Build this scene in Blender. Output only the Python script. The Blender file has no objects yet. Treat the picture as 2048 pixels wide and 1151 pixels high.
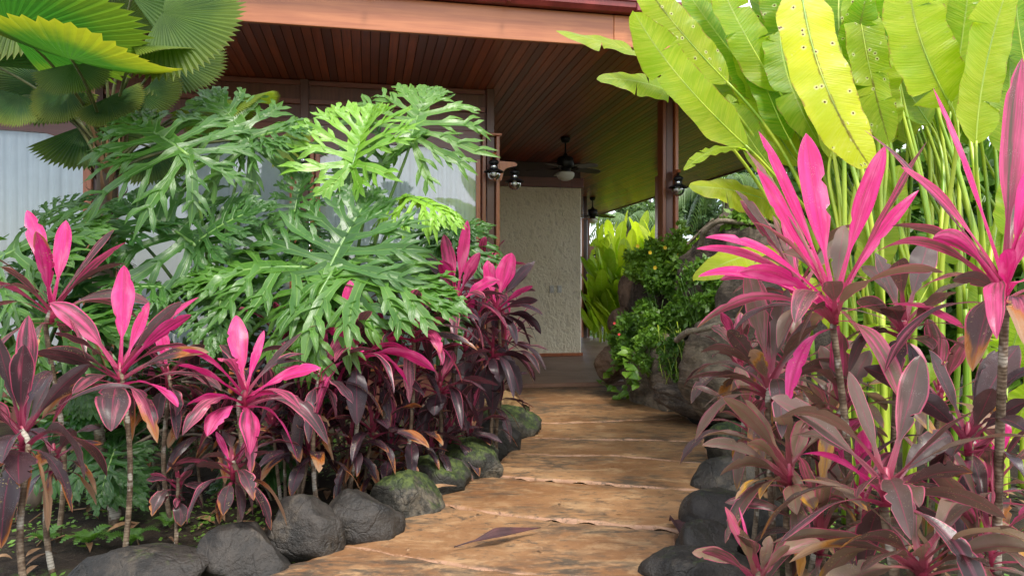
import bpy, math, random
import numpy as np
from mathutils import Vector, noise

# ------------------------------------------------------------------ camera, sky, sun, exposure
scene = bpy.context.scene
COL = scene.collection
F = 1447.0            # focal length in photo pixels (photo is 2048 x 1151)
CZ = 1.35             # eye height
cam_d = bpy.data.cameras.new('camera')
cam = bpy.data.objects.new('camera', cam_d)
COL.objects.link(cam)
cam_d.sensor_width = 36.0
cam_d.lens = 36.0 * F / 2048.0
cam_d.clip_start = 0.05
cam_d.clip_end = 2000.0
cam.location = (0, 0, CZ)
cam.rotation_euler = (math.radians(90), 0, 0)
scene.camera = cam

SUN_DIR = Vector((0.26, -0.45, 0.86)).normalized()      # towards the sun
sun_d = bpy.data.lights.new('sun', 'SUN')
sun = bpy.data.objects.new('sun', sun_d)
COL.objects.link(sun)
sun_d.energy = 2.1
sun_d.angle = math.radians(12)
sun_d.color = (1.0, 0.95, 0.87)
sun.rotation_euler = SUN_DIR.to_track_quat('Z', 'Y').to_euler()

world = bpy.data.worlds.new('World')
scene.world = world
world.use_nodes = True
wt = world.node_tree
wt.nodes.clear()
w_out = wt.nodes.new('ShaderNodeOutputWorld')
w_bg = wt.nodes.new('ShaderNodeBackground')
w_sky = wt.nodes.new('ShaderNodeTexSky')
w_sky.sky_type = 'NISHITA'
w_sky.sun_disc = False
w_sky.sun_elevation = math.asin(SUN_DIR.z)
w_sky.sun_rotation = math.atan2(SUN_DIR.x, SUN_DIR.y)
w_sky.air_density = 1.0
w_sky.dust_density = 2.0
w_sky.ozone_density = 1.5
w_co = wt.nodes.new('ShaderNodeTexCoord')
w_no = wt.nodes.new('ShaderNodeTexNoise')
w_no.inputs['Scale'].default_value = 2.6
w_no.inputs['Detail'].default_value = 7
w_rp = wt.nodes.new('ShaderNodeValToRGB')
w_rp.color_ramp.elements[0].position = 0.40
w_rp.color_ramp.elements[1].position = 0.66
w_mx = wt.nodes.new('ShaderNodeMix')
w_mx.data_type = 'RGBA'
w_mx.inputs[7].default_value = (9.5, 9.5, 9.6, 1)   # broken white cloud
wt.links.new(w_co.outputs['Generated'], w_no.inputs['Vector'])
wt.links.new(w_no.outputs['Fac'], w_rp.inputs['Fac'])
wt.links.new(w_rp.outputs['Color'], w_mx.inputs[0])
wt.links.new(w_sky.outputs['Color'], w_mx.inputs[6])
wt.links.new(w_mx.outputs[2], w_bg.inputs['Color'])
w_bg.inputs['Strength'].default_value = 0.15
wt.links.new(w_bg.outputs['Background'], w_out.inputs['Surface'])

scene.view_settings.view_transform = 'Standard'
scene.view_settings.look = 'None'
scene.view_settings.gamma = 1.0
scene.view_settings.use_curve_mapping = False
scene.view_settings.exposure = 1.25
scene.cycles.max_bounces = 8
scene.cycles.diffuse_bounces = 4
scene.cycles.glossy_bounces = 3
scene.cycles.transmission_bounces = 6
scene.cycles.transparent_max_bounces = 12
scene.cycles.use_denoising = True
scene.cycles.caustics_reflective = False
scene.cycles.caustics_refractive = False

# ------------------------------------------------------------------ helpers
UP = np.array((0.0, 0.0, 1.0))


def P(px, py, d):
    """photo pixel + distance in metres -> world point"""
    return np.array(((px - 1024.0) / F * d, d, CZ - (py - 575.5) / F * d))


def G(px, py, z=0.0):
    """photo pixel on the horizontal plane z -> world point"""
    d = (CZ - z) * F / (py - 575.5)
    return P(px, py, d)


def unit(v):
    v = np.asarray(v, float)
    n = np.linalg.norm(v)
    return v / n if n > 1e-9 else v


def mesh_obj(name, V, Fs, mat, parent=None, uv=None, smooth=True, color=None, loc=None):
    me = bpy.data.meshes.new(name)
    V = np.asarray(V, float)
    me.from_pydata(V.tolist(), [], Fs if isinstance(Fs, list) else Fs.tolist())
    if uv is not None:
        lay = me.uv_layers.new(name='UVMap')
        li = np.empty(len(me.loops), np.int32)
        me.loops.foreach_get('vertex_index', li)
        lay.data.foreach_set('uv', np.asarray(uv, np.float32)[li].ravel())
    if smooth:
        me.polygons.foreach_set('use_smooth', np.ones(len(me.polygons), bool))
    me.materials.append(mat)
    o = bpy.data.objects.new(name, me)
    COL.objects.link(o)
    if parent is not None:
        o.parent = parent
    if loc is not None:
        o.location = loc
    if color is not None:
        o.color = (color[0], color[1], color[2], 1.0)
    return o


def thing(name, label, cat, loc=(0, 0, 0), rotz=0.0, group=None):
    o = bpy.data.objects.new(name, None)
    COL.objects.link(o)
    o.location = tuple(float(c) for c in loc)
    o.rotation_euler = (0, 0, rotz)
    o.empty_display_size = 0.1
    return tag(o, label, cat, group)


def tag(o, label=None, cat=None, group=None, kind=None):
    if label:
        o['label'] = label
    if cat:
        o['category'] = cat
    if group:
        o['group'] = group
    if kind:
        o['kind'] = kind
    return o


class Geo:
    """collects pieces of one mesh"""
    def __init__(self):
        self.V, self.F, self.U, self.n = [], [], [], 0

    def add(self, V, Fs, uv=None):
        V = np.asarray(V, float)
        Fs = Fs.tolist() if isinstance(Fs, np.ndarray) else Fs
        k = self.n
        self.V.append(V)
        self.F.extend([tuple(i + k for i in f) for f in Fs])
        self.U.append(np.zeros((len(V), 2)) if uv is None else np.asarray(uv, float))
        self.n += len(V)
        return self

    def box(self, lo, hi, bev=0.0):
        lo, hi = np.minimum(lo, hi), np.maximum(lo, hi)
        x0, y0, z0 = lo
        x1, y1, z1 = hi
        b = min(bev, (x1 - x0) * .3, (y1 - y0) * .3, (z1 - z0) * .3)
        if b <= 0:
            V = [(x0, y0, z0), (x1, y0, z0), (x1, y1, z0), (x0, y1, z0), (x0, y0, z1), (x1, y0, z1), (x1, y1, z1), (x0, y1, z1)]
            self.add(V, [(0, 3, 2, 1), (4, 5, 6, 7), (0, 1, 5, 4), (1, 2, 6, 5), (2, 3, 7, 6), (3, 0, 4, 7)])
            return self
        V = []
        for sx in (0, 1):
            for sy in (0, 1):
                for sz in (0, 1):
                    c = ((x0, x1)[sx], (y0, y1)[sy], (z0, z1)[sz])
                    dx, dy, dz = (b, -b)[sx], (b, -b)[sy], (b, -b)[sz]
                    V += [(c[0], c[1] + dy, c[2] + dz), (c[0] + dx, c[1], c[2] + dz), (c[0] + dx, c[1] + dy, c[2])]
        I = lambda sx, sy, sz, a: (sx * 4 + sy * 2 + sz) * 3 + a
        Fs = []
        for s in (0, 1):
            q = [I(s, 0, 0, 0), I(s, 1, 0, 0), I(s, 1, 1, 0), I(s, 0, 1, 0)]
            Fs.append(q if s else q[::-1])
            q = [I(0, s, 0, 1), I(1, s, 0, 1), I(1, s, 1, 1), I(0, s, 1, 1)]
            Fs.append(q[::-1] if s else q)
            q = [I(0, 0, s, 2), I(1, 0, s, 2), I(1, 1, s, 2), I(0, 1, s, 2)]
            Fs.append(q if s else q[::-1])
        for a in (0, 1):
            for c in (0, 1):
                Fs.append([I(a, c, 0, 0), I(a, c, 1, 0), I(a, c, 1, 1), I(a, c, 0, 1)])
                Fs.append([I(a, 0, c, 0), I(a, 1, c, 0), I(a, 1, c, 2), I(a, 0, c, 2)])
                Fs.append([I(0, a, c, 1), I(1, a, c, 1), I(1, a, c, 2), I(0, a, c, 2)])
                for e in (0, 1):
                    pass
        for sx in (0, 1):
            for sy in (0, 1):
                for sz in (0, 1):
                    Fs.append([I(sx, sy, sz, 0), I(sx, sy, sz, 1), I(sx, sy, sz, 2)])
        self.add(V, [tuple(f) for f in Fs])
        return self

    def tube(self, path, r, k=8, cap=True):
        path = np.asarray(path, float)
        n = len(path)
        r = np.broadcast_to(np.asarray(r, float), (n,))
        T = np.gradient(path, axis=0)
        T /= np.linalg.norm(T, axis=1)[:, None] + 1e-12
        ref = np.array((1.0, 0, 0)) if abs(T[0][0]) < 0.8 else np.array((0, 1.0, 0))
        N = unit(ref - ref.dot(T[0]) * T[0])
        V, U = [], []
        ang = np.linspace(0, 2 * math.pi, k, endpoint=False)
        L = 0.0
        for i in range(n):
            N = unit(N - N.dot(T[i]) * T[i])
            B = np.cross(T[i], N)
            if i:
                L += np.linalg.norm(path[i] - path[i - 1])
            for j, a in enumerate(ang):
                V.append(path[i] + r[i] * (math.cos(a) * N + math.sin(a) * B))
                U.append((L, j / k))
        Fs = [(i * k + j, i * k + (j + 1) % k, (i + 1) * k + (j + 1) % k, (i + 1) * k + j) for i in range(n - 1) for j in range(k)]
        if cap:
            Fs.append(tuple(range(k))[::-1])
            Fs.append(tuple((n - 1) * k + j for j in range(k)))
        return self.add(V, Fs, U)

    def lathe(self, prof, k=16, c=(0, 0, 0)):
        V, U = [], []
        n = len(prof)
        for i, (r, z) in enumerate(prof):
            for j in range(k):
                a = 2 * math.pi * j / k
                V.append((c[0] + r * math.cos(a), c[1] + r * math.sin(a), c[2] + z))
                U.append((i / n, j / k))
        Fs = [(i * k + j, i * k + (j + 1) % k, (i + 1) * k + (j + 1) % k, (i + 1) * k + j) for i in range(n - 1) for j in range(k)]
        return self.add(V, Fs, U)

    def obj(self, name, mat, parent=None, smooth=True, color=None, loc=None):
        return mesh_obj(name, np.vstack(self.V), self.F, mat, parent, np.vstack(self.U), smooth, color, loc)


def bez2(a, c, b, n):
    t = np.linspace(0, 1, n)[:, None]
    return (1 - t) ** 2 * a + 2 * t * (1 - t) * c + t * t * b


def bez3(a, c, d, b, n):
    t = np.linspace(0, 1, n)[:, None]
    return (1 - t) ** 3 * a + 3 * t * (1 - t) ** 2 * c + 3 * t * t * (1 - t) * d + t ** 3 * b


def frames(pts, N0, roll=0.0):
    T = np.gradient(pts, axis=0)
    T /= np.linalg.norm(T, axis=1)[:, None] + 1e-12
    n = len(pts)
    Ns = np.empty_like(pts)
    N = np.asarray(N0, float)
    for i in range(n):
        N = N - N.dot(T[i]) * T[i]
        if np.linalg.norm(N) < 1e-6:
            N = np.cross(T[i], (1.0, 0.3, 0.2))
        N = unit(N)
        a = roll * i / (n - 1)
        Ns[i] = N * math.cos(a) + np.cross(T[i], N) * math.sin(a)
    B = np.cross(T, Ns)
    return T, Ns, B


def grid_faces(n, m):
    i = np.arange(n - 1)[:, None] * m + np.arange(m - 1)[None, :]
    i = i.ravel()
    return np.stack([i, i + 1, i + m + 1, i + m], 1)


def strip(pts, N0, hw, m=5, fold=0.2, roll=0.0, wave=0.0, wf=5.0, ph=0.0, curl=0.0):
    """ribbon leaf along pts; uv u = along, v = across"""
    n = len(pts)
    T, N, B = frames(pts, N0, roll)
    s = np.linspace(-1, 1, m)
    u = np.linspace(0, 1, n)
    hw = np.asarray(hw, float)
    a = np.abs(s)[None, :]
    off = fold * a + curl * a * a
    if wave:
        off = off + wave * a * np.sin(2 * math.pi * wf * u[:, None] + ph + np.sign(s)[None, :] * 0.9)
    V = pts[:, None, :] + B[:, None, :] * (s[None, :, None] * hw[:, None, None]) + N[:, None, :] * (off * hw[:, None])[:, :, None]
    uv = np.stack(np.broadcast_arrays(u[:, None], (s[None, :] + 1) / 2), -1)
    return V.reshape(-1, 3), grid_faces(n, m), uv.reshape(-1, 2)


# ------------------------------------------------------------------ material helper
class M:
    def __init__(self, name):
        self.m = bpy.data.materials.new(name)
        self.m.use_nodes = True
        self.t = self.m.node_tree
        self.t.nodes.clear()
        self.out = self.t.nodes.new('ShaderNodeOutputMaterial')

    def n(self, typ, **kw):
        x = self.t.nodes.new(typ)
        for k, v in kw.items():
            setattr(x, k, v)
        return x

    def set(self, sock, v):
        if isinstance(v, bpy.types.NodeSocket):
            self.t.links.new(v, sock)
        elif isinstance(v, (tuple, list)) and len(v) == 3 and sock.type == 'RGBA':
            sock.default_value = (*v, 1)
        else:
            sock.default_value = v

    def math(self, op, a, b=0.0, clamp=False):
        x = self.n('ShaderNodeMath', operation=op, use_clamp=clamp)
        self.set(x.inputs[0], a)
        self.set(x.inputs[1], b)
        return x.outputs[0]

    def mix(self, f, a, b, mode='MIX'):
        x = self.n('ShaderNodeMix', data_type='RGBA', blend_type=mode)
        self.set(x.inputs[0], f)
        self.set(x.inputs[6], a)
        self.set(x.inputs[7], b)
        return x.outputs[2]

    def ss(self, v, lo, hi):
        x = self.n('ShaderNodeMapRange', interpolation_type='SMOOTHSTEP')
        self.set(x.inputs[0], v)
        self.set(x.inputs[1], lo)
        self.set(x.inputs[2], hi)
        return x.outputs[0]

    def coord(self, w='Object'):
        return self.n('ShaderNodeTexCoord').outputs[w]

    def pos(self):
        return self.n('ShaderNodeNewGeometry').outputs['Position']

    def vscale(self, v, s):
        x = self.n('ShaderNodeVectorMath', operation='MULTIPLY')
        self.set(x.inputs[0], v)
        x.inputs[1].default_value = s
        return x.outputs[0]

    def vadd(self, v, s):
        x = self.n('ShaderNodeVectorMath', operation='ADD')
        self.set(x.inputs[0], v)
        self.set(x.inputs[1], s)
        return x.outputs[0]

    def noise(self, v, scale, detail=4.0, rough=0.55, dist=0.0, col=False):
        x = self.n('ShaderNodeTexNoise')
        if v is not None:
            self.set(x.inputs['Vector'], v)
        x.inputs['Scale'].default_value = scale
        x.inputs['Detail'].default_value = detail
        x.inputs['Roughness'].default_value = rough
        x.inputs['Distortion'].default_value = dist
        return x.outputs['Color' if col else 'Fac']

    def voro(self, v, scale, out='Distance', feature='F1', rnd=1.0, dims='3D'):
        x = self.n('ShaderNodeTexVoronoi', feature=feature, voronoi_dimensions=dims)
        self.set(x.inputs['Vector'], v)
        x.inputs['Scale'].default_value = scale
        x.inputs['Randomness'].default_value = rnd
        return x.outputs[out]

    def comb(self, a, b, c=0.0):
        x = self.n('ShaderNodeCombineXYZ')
        self.set(x.inputs[0], a)
        self.set(x.inputs[1], b)
        self.set(x.inputs[2], c)
        return x.outputs[0]

    def sep(self, v):
        x = self.n('ShaderNodeSeparateXYZ')
        self.set(x.inputs[0], v)
        return x.outputs

    def objc(self):
        oi = self.n('ShaderNodeObjectInfo')
        x = self.n('ShaderNodeSeparateColor')
        self.t.links.new(oi.outputs['Color'], x.inputs[0])
        return x.outputs[0], x.outputs[1], x.outputs[2], oi.outputs['Random']

    def bump(self, h, strength=0.3, dist=0.01, prev=None):
        x = self.n('ShaderNodeBump')
        x.inputs['Strength'].default_value = strength
        x.inputs['Distance'].default_value = dist
        self.set(x.inputs['Height'], h)
        if prev is not None:
            self.set(x.inputs['Normal'], prev)
        return x.outputs[0]

    def pr(self, color, rough=0.5, normal=None, spec=0.5, metal=0.0, coat=0.0):
        x = self.n('ShaderNodeBsdfPrincipled')
        self.set(x.inputs['Base Color'], color)
        self.set(x.inputs['Roughness'], rough)
        self.set(x.inputs['Specular IOR Level'], spec)
        self.set(x.inputs['Metallic'], metal)
        self.set(x.inputs['Coat Weight'], coat)
        x.inputs['Coat Roughness'].default_value = 0.2
        if normal is not None:
            self.set(x.inputs['Normal'], normal)
        return x.outputs[0]

    def leaf(self, color, tcolor, tf=0.35, rough=0.4, normal=None, spec=0.5):
        a = self.pr(color, rough, normal, spec)
        b = self.n('ShaderNodeBsdfTranslucent')
        self.set(b.inputs['Color'], tcolor)
        if normal is not None:
            self.set(b.inputs['Normal'], normal)
        x = self.n('ShaderNodeMixShader')
        self.set(x.inputs[0], tf)
        self.t.links.new(a, x.inputs[1])
        self.t.links.new(b.outputs[0], x.inputs[2])
        return self.end(x.outputs[0])

    def end(self, sh):
        self.t.links.new(sh, self.out.inputs['Surface'])
        return self.m


# ------------------------------------------------------------------ materials
MAT = {}


def m_wood(name, c1, c2, axis=0, rough=0.38, sc=1.0, coat=0.15):
    m = M(name)
    co = m.coord('Object')
    st = [30.0, 30.0, 30.0]
    st[axis] = 1.6
    rnd = m.n('ShaderNodeObjectInfo').outputs['Random']
    off = m.comb(m.math('MULTIPLY', rnd, 37.0), m.math('MULTIPLY', rnd, 91.0), m.math('MULTIPLY', rnd, 13.0))
    v = m.vadd(m.vscale(co, tuple(s * sc for s in st)), off)
    g = m.noise(v, 1.0, 5, 0.6, 0.6)
    b = m.noise(m.vadd(co, off), 1.3, 3)
    f = m.ss(m.math('ADD', m.math('MULTIPLY', g, 0.75), m.math('MULTIPLY', b, 0.35)), 0.36, 0.74)
    col = m.mix(f, c1, c2)
    col = m.mix(m.math('MULTIPLY', m.ss(rnd, 0.1, 1.0), 0.8), col, tuple(x * 0.45 for x in c1))
    MAT[name] = m.end(m.pr(col, m.math('ADD', m.math('MULTIPLY', g, 0.2), rough - 0.1), m.bump(g, 0.12, 0.003), 0.5, 0, coat))


m_wood('ceiling_wood', (0.21, 0.036, 0.012), (0.44, 0.092, 0.030), 1, 0.42)
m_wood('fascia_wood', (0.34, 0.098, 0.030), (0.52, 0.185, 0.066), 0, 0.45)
m_wood('post_wood', (0.36, 0.10, 0.036), (0.52, 0.17, 0.062), 2, 0.34)
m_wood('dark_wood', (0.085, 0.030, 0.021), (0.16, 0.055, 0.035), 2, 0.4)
m_wood('header_wood', (0.14, 0.042, 0.030), (0.23, 0.075, 0.05), 0, 0.36)
m_wood('fan_wood', (0.028, 0.011, 0.008), (0.06, 0.022, 0.013), 0, 0.4)


def simple(name, col, rough=0.5, metal=0.0, spec=0.5, var=0.25, sc=6.0):
    m = M(name)
    nz = m.noise(m.coord('Object'), sc, 5)
    c = m.mix(m.ss(nz, 0.3, 0.7), tuple(x * (1 - var) for x in col), tuple(min(1, x * (1 + var)) for x in col))
    MAT[name] = m.end(m.pr(c, m.math('ADD', m.math('MULTIPLY', nz, 0.15), rough - 0.07), m.bump(nz, 0.08, 0.002), spec, metal))


simple('gutter', (0.20, 0.032, 0.030), 0.4)
simple('roof_tile', (0.16, 0.05, 0.04), 0.6)
simple('black_metal', (0.013, 0.013, 0.014), 0.42, 0.4)
simple('chrome', (0.75, 0.76, 0.78), 0.15, 1.0, var=0.05)
simple('opal_glass', (0.80, 0.79, 0.74), 0.25, var=0.05)
simple('switch_plastic', (0.62, 0.60, 0.52), 0.35, var=0.05)
simple('curtain', (0.72, 0.77, 0.80), 0.85, var=0.06, sc=3)
simple('dark_gap', (0.015, 0.008, 0.006), 0.8)
simple('bulb_white', (0.85, 0.85, 0.82), 0.3, var=0.03)


def m_glass(name, tint, refl=1.5, base=0.06):
    m = M(name)
    a = m.n('ShaderNodeBsdfTransparent')
    a.inputs[0].default_value = (*tint, 1)
    b = m.n('ShaderNodeBsdfGlossy')
    b.inputs['Roughness'].default_value = 0.02
    b.inputs['Normal']
    fr = m.n('ShaderNodeFresnel')
    fr.inputs[0].default_value = refl
    x = m.n('ShaderNodeMixShader')
    m.set(x.inputs[0], m.math('ADD', fr.outputs[0], base, True))
    m.t.links.new(a.outputs[0], x.inputs[1])
    m.t.links.new(b.outputs[0], x.inputs[2])
    MAT[name] = m.end(x.outputs[0])


m_glass('window_glass', (0.93, 0.97, 0.98), 1.5, 0.10)
m_glass('globe_glass', (0.88, 0.88, 0.86), 1.5, 0.16)


def _plaster():
    m = M('plaster')
    co = m.coord('Object')
    w = m.vscale(co, (1.0, 1.0, 0.75))
    v1 = m.noise(w, 15, 2, 0.45, 1.2)
    v2 = m.voro(m.vadd(w, m.vscale(m.noise(w, 9, 2, col=True), (0.12, 0.12, 0.12))), 13, 'Distance', 'SMOOTH_F1')
    h = m.math('ADD', m.ss(v1, 0.42, 0.62), m.math('MULTIPLY', m.ss(v2, 0.12, 0.5), 1.1))
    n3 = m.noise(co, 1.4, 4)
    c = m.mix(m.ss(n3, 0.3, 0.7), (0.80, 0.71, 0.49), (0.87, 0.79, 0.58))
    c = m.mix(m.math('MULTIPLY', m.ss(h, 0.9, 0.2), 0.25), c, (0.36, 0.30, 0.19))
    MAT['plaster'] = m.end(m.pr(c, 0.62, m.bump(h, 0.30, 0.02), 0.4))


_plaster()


def _deck():
    m = M('deck')
    p = m.coord('Object')
    g = m.noise(m.vscale(p, (1.2, 26.0, 1.0)), 1.0, 6, 0.65, 0.4)
    b = m.noise(p, 1.2, 5)
    c = m.mix(m.ss(g, 0.35, 0.7), (0.17, 0.085, 0.055), (0.33, 0.19, 0.13))
    c = m.mix(m.math('MULTIPLY', m.ss(b, 0.45, 0.7), 0.5), c, (0.075, 0.045, 0.034))
    MAT['deck'] = m.end(m.pr(c, m.math('ADD', 0.3, m.math('MULTIPLY', b, 0.3)), m.bump(g, 0.35, 0.01)))


_deck()


def _slab():
    m = M('slab')
    p = m.pos()
    rnd = m.n('ShaderNodeObjectInfo').outputs['Random']
    off = m.comb(m.math('MULTIPLY', rnd, 17.0), m.math('MULTIPLY', rnd, 31.0))
    q = m.vadd(p, off)
    g = m.noise(m.vscale(q, (1.0, 1.7, 1.0)), 4.0, 8, 0.66, 0.4)
    g2 = m.noise(m.vscale(q, (1.5, 4.0, 1.0)), 4.5, 6, 0.66, 0.3)
    b = m.noise(q, 1.1, 5, 0.6)
    f = m.noise(q, 32, 4, 0.65)
    c = m.mix(m.ss(b, 0.33, 0.66), (0.160, 0.070, 0.024), (0.275, 0.148, 0.062))
    c = m.mix(m.math('MULTIPLY', rnd, 0.25), c, (0.14, 0.07, 0.034))
    c = m.mix(m.math('MULTIPLY', m.ss(g, 0.48, 0.66), 0.75), c, (0.325, 0.202, 0.100))
    # dark algae blotches: broad stains broken up by the grain
    blot = m.math('MULTIPLY', m.ss(m.noise(m.vscale(q, (1, 1.9, 1)), 0.9, 4, 0.6, 0.4), 0.44, 0.60), m.ss(g2, 0.38, 0.60))
    c = m.mix(m.math('MULTIPLY', blot, 0.85), c, (0.035, 0.030, 0.022))
    sp = m.math('MULTIPLY', m.ss(m.noise(m.vscale(q, (1.2, 2.0, 1)), 10, 6, 0.75), 0.52, 0.64), m.ss(b, 0.30, 0.62))
    c = m.mix(sp, c, (0.055, 0.040, 0.026))
    c = m.mix(m.math('MULTIPLY', m.ss(f, 0.55, 0.75), 0.25), c, (0.46, 0.30, 0.18))
    sx = m.sep(m.n('ShaderNodeNewGeometry').outputs['True Normal'])
    c = m.mix(m.math('MULTIPLY', m.ss(sx[2], 0.985, 0.8), m.ss(f, 0.36, 0.52)), c, (0.30, 0.165, 0.095))
    h = m.math('ADD', m.math('MULTIPLY', g2, 0.6), m.math('MULTIPLY', f, 0.25))
    h = m.math('ADD', h, m.math('MULTIPLY', g, 0.7))
    ro = m.math('ADD', 0.42, m.math('MULTIPLY', b, 0.35))
    MAT['slab'] = m.end(m.pr(c, ro, m.bump(h, 0.45, 0.02), 0.45))


_slab()


def m_rock(name, c1, c2, moss=0.0, rough=0.62, sc=1.0, bump=0.7, grain=None, patch=None):
    m = M(name)
    p = m.pos()
    a = m.noise(p, 5 * sc, 6, 0.6, 0.3)
    b = m.noise(p, 26 * sc, 5, 0.65)
    c = m.mix(m.ss(a, 0.32, 0.68), c1, c2)
    c = m.mix(m.math('MULTIPLY', m.ss(b, 0.5, 0.75), 0.35), c, tuple(min(1, x * 2.0) for x in c2))
    c = m.mix(m.math('MULTIPLY', m.ss(m.noise(p, 9 * sc, 3), 0.58, 0.66), 0.5), c, tuple(x * 0.5 for x in c1))
    h = m.math('ADD', a, m.math('MULTIPLY', b, 0.55))
    if patch:
        c = m.mix(m.math('MULTIPLY', m.math('MULTIPLY', m.ss(m.noise(p, 3.1, 5, 0.6), 0.5, 0.66), m.ss(b, 0.35, 0.6)), 0.8), c, patch)
    cr = m.voro(m.vadd(p, m.vscale(m.noise(p, 6, 3, col=True), (0.12, 0.12, 0.12))), 4.5 * sc, 'Distance', 'DISTANCE_TO_EDGE')
    crk = m.ss(cr, 0.03, 0.0)
    h = m.math('SUBTRACT', h, m.math('MULTIPLY', crk, 0.12))
    c = m.mix(m.math('MULTIPLY', crk, 0.12), c, tuple(x * 0.4 for x in c1))
    if grain:
        gq = m.noise(m.vscale(p, grain), 1.0, 5, 0.7, 0.8)
        c = m.mix(m.math('MULTIPLY', m.ss(gq, 0.45, 0.62), 0.6), c, tuple(x * 0.35 for x in c1))
        h = m.math('ADD', h, m.math('MULTIPLY', gq, 1.3))
    if moss > 0:
        nz = m.sep(m.n('ShaderNodeNewGeometry').outputs['Normal'])[2]
        mn = m.noise(p, 14, 5, 0.7)
        k = m.ss(m.math('ADD', m.math('MULTIPLY', nz, 0.5), m.math('MULTIPLY', mn, 0.9)), 1.05 - 0.6 * moss, 1.25 - 0.6 * moss)
        c = m.mix(k, c, m.mix(m.ss(b, 0.4, 0.65), (0.014, 0.024, 0.006), (0.060, 0.085, 0.015)))
    pit = m.noise(p, 90 * sc, 3, 0.7)
    h = m.math('ADD', h, m.math('MULTIPLY', pit, 0.25))
    MAT[name] = m.end(m.pr(c, m.math('ADD', rough - 0.12, m.math('MULTIPLY', b, 0.3)), m.bump(h, min(1.0, bump * 1.3), 0.025), 0.4))


m_rock('stone_dark', (0.010, 0.009, 0.007), (0.034, 0.028, 0.022), 0.16, 0.55, patch=(0.075, 0.060, 0.042))
m_rock('stone_moss', (0.010, 0.010, 0.007), (0.030, 0.027, 0.019), 0.66, 0.6, patch=(0.12, 0.10, 0.07))
m_rock('stone_tan', (0.11, 0.065, 0.025), (0.24, 0.14, 0.055), 0.3)
m_rock('rock_brown', (0.11, 0.066, 0.042), (0.24, 0.155, 0.10), 0.1, 0.7, 0.8, 0.7)
m_rock('rock_bark', (0.055, 0.040, 0.030), (0.15, 0.115, 0.085), 0.12, 0.8, 1.2, 1.0, (14, 14, 34))
m_rock('rock_grey', (0.075, 0.055, 0.037), (0.19, 0.145, 0.10), 0.22, 0.65, 0.9, 0.8, (4, 4, 13))
m_rock('root_wood', (0.13, 0.10, 0.068), (0.27, 0.22, 0.16), 0.1, 0.75, 3.0, 0.8)


def _bounce_paving():
    m = M('bounce_paving')
    p = m.pos()
    a = m.noise(p, 1.2, 5)
    b = m.noise(p, 30, 4)
    c = m.mix(m.ss(a, 0.3, 0.7), (0.50, 0.45, 0.37), (0.62, 0.56, 0.47))  # kept pale so this added ground throws light back at the porch wall
    MAT['bounce_paving'] = m.end(m.pr(c, 0.75, m.bump(b, 0.3, 0.01), 0.3))


_bounce_paving()


def _soil():
    m = M('soil')
    p = m.pos()
    a = m.noise(p, 3.5, 6, 0.65)
    b = m.noise(p, 40, 5, 0.7)
    c = m.mix(m.ss(a, 0.3, 0.7), (0.012, 0.008, 0.005), (0.036, 0.025, 0.016))
    c = m.mix(m.math('MULTIPLY', m.ss(b, 0.56, 0.7), 0.6), c, (0.10, 0.075, 0.05))
    k = m.math('MULTIPLY', m.ss(m.noise(p, 1.9, 4), 0.50, 0.62), m.ss(m.noise(p, 25, 4), 0.42, 0.6))
    c = m.mix(m.math('MULTIPLY', k, 0.85), c, (0.035, 0.055, 0.012))
    MAT['soil'] = m.end(m.pr(c, 0.85, m.bump(m.math('ADD', a, m.math('MULTIPLY', b, 0.6)), 0.9, 0.03), 0.2))


_soil()


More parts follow.
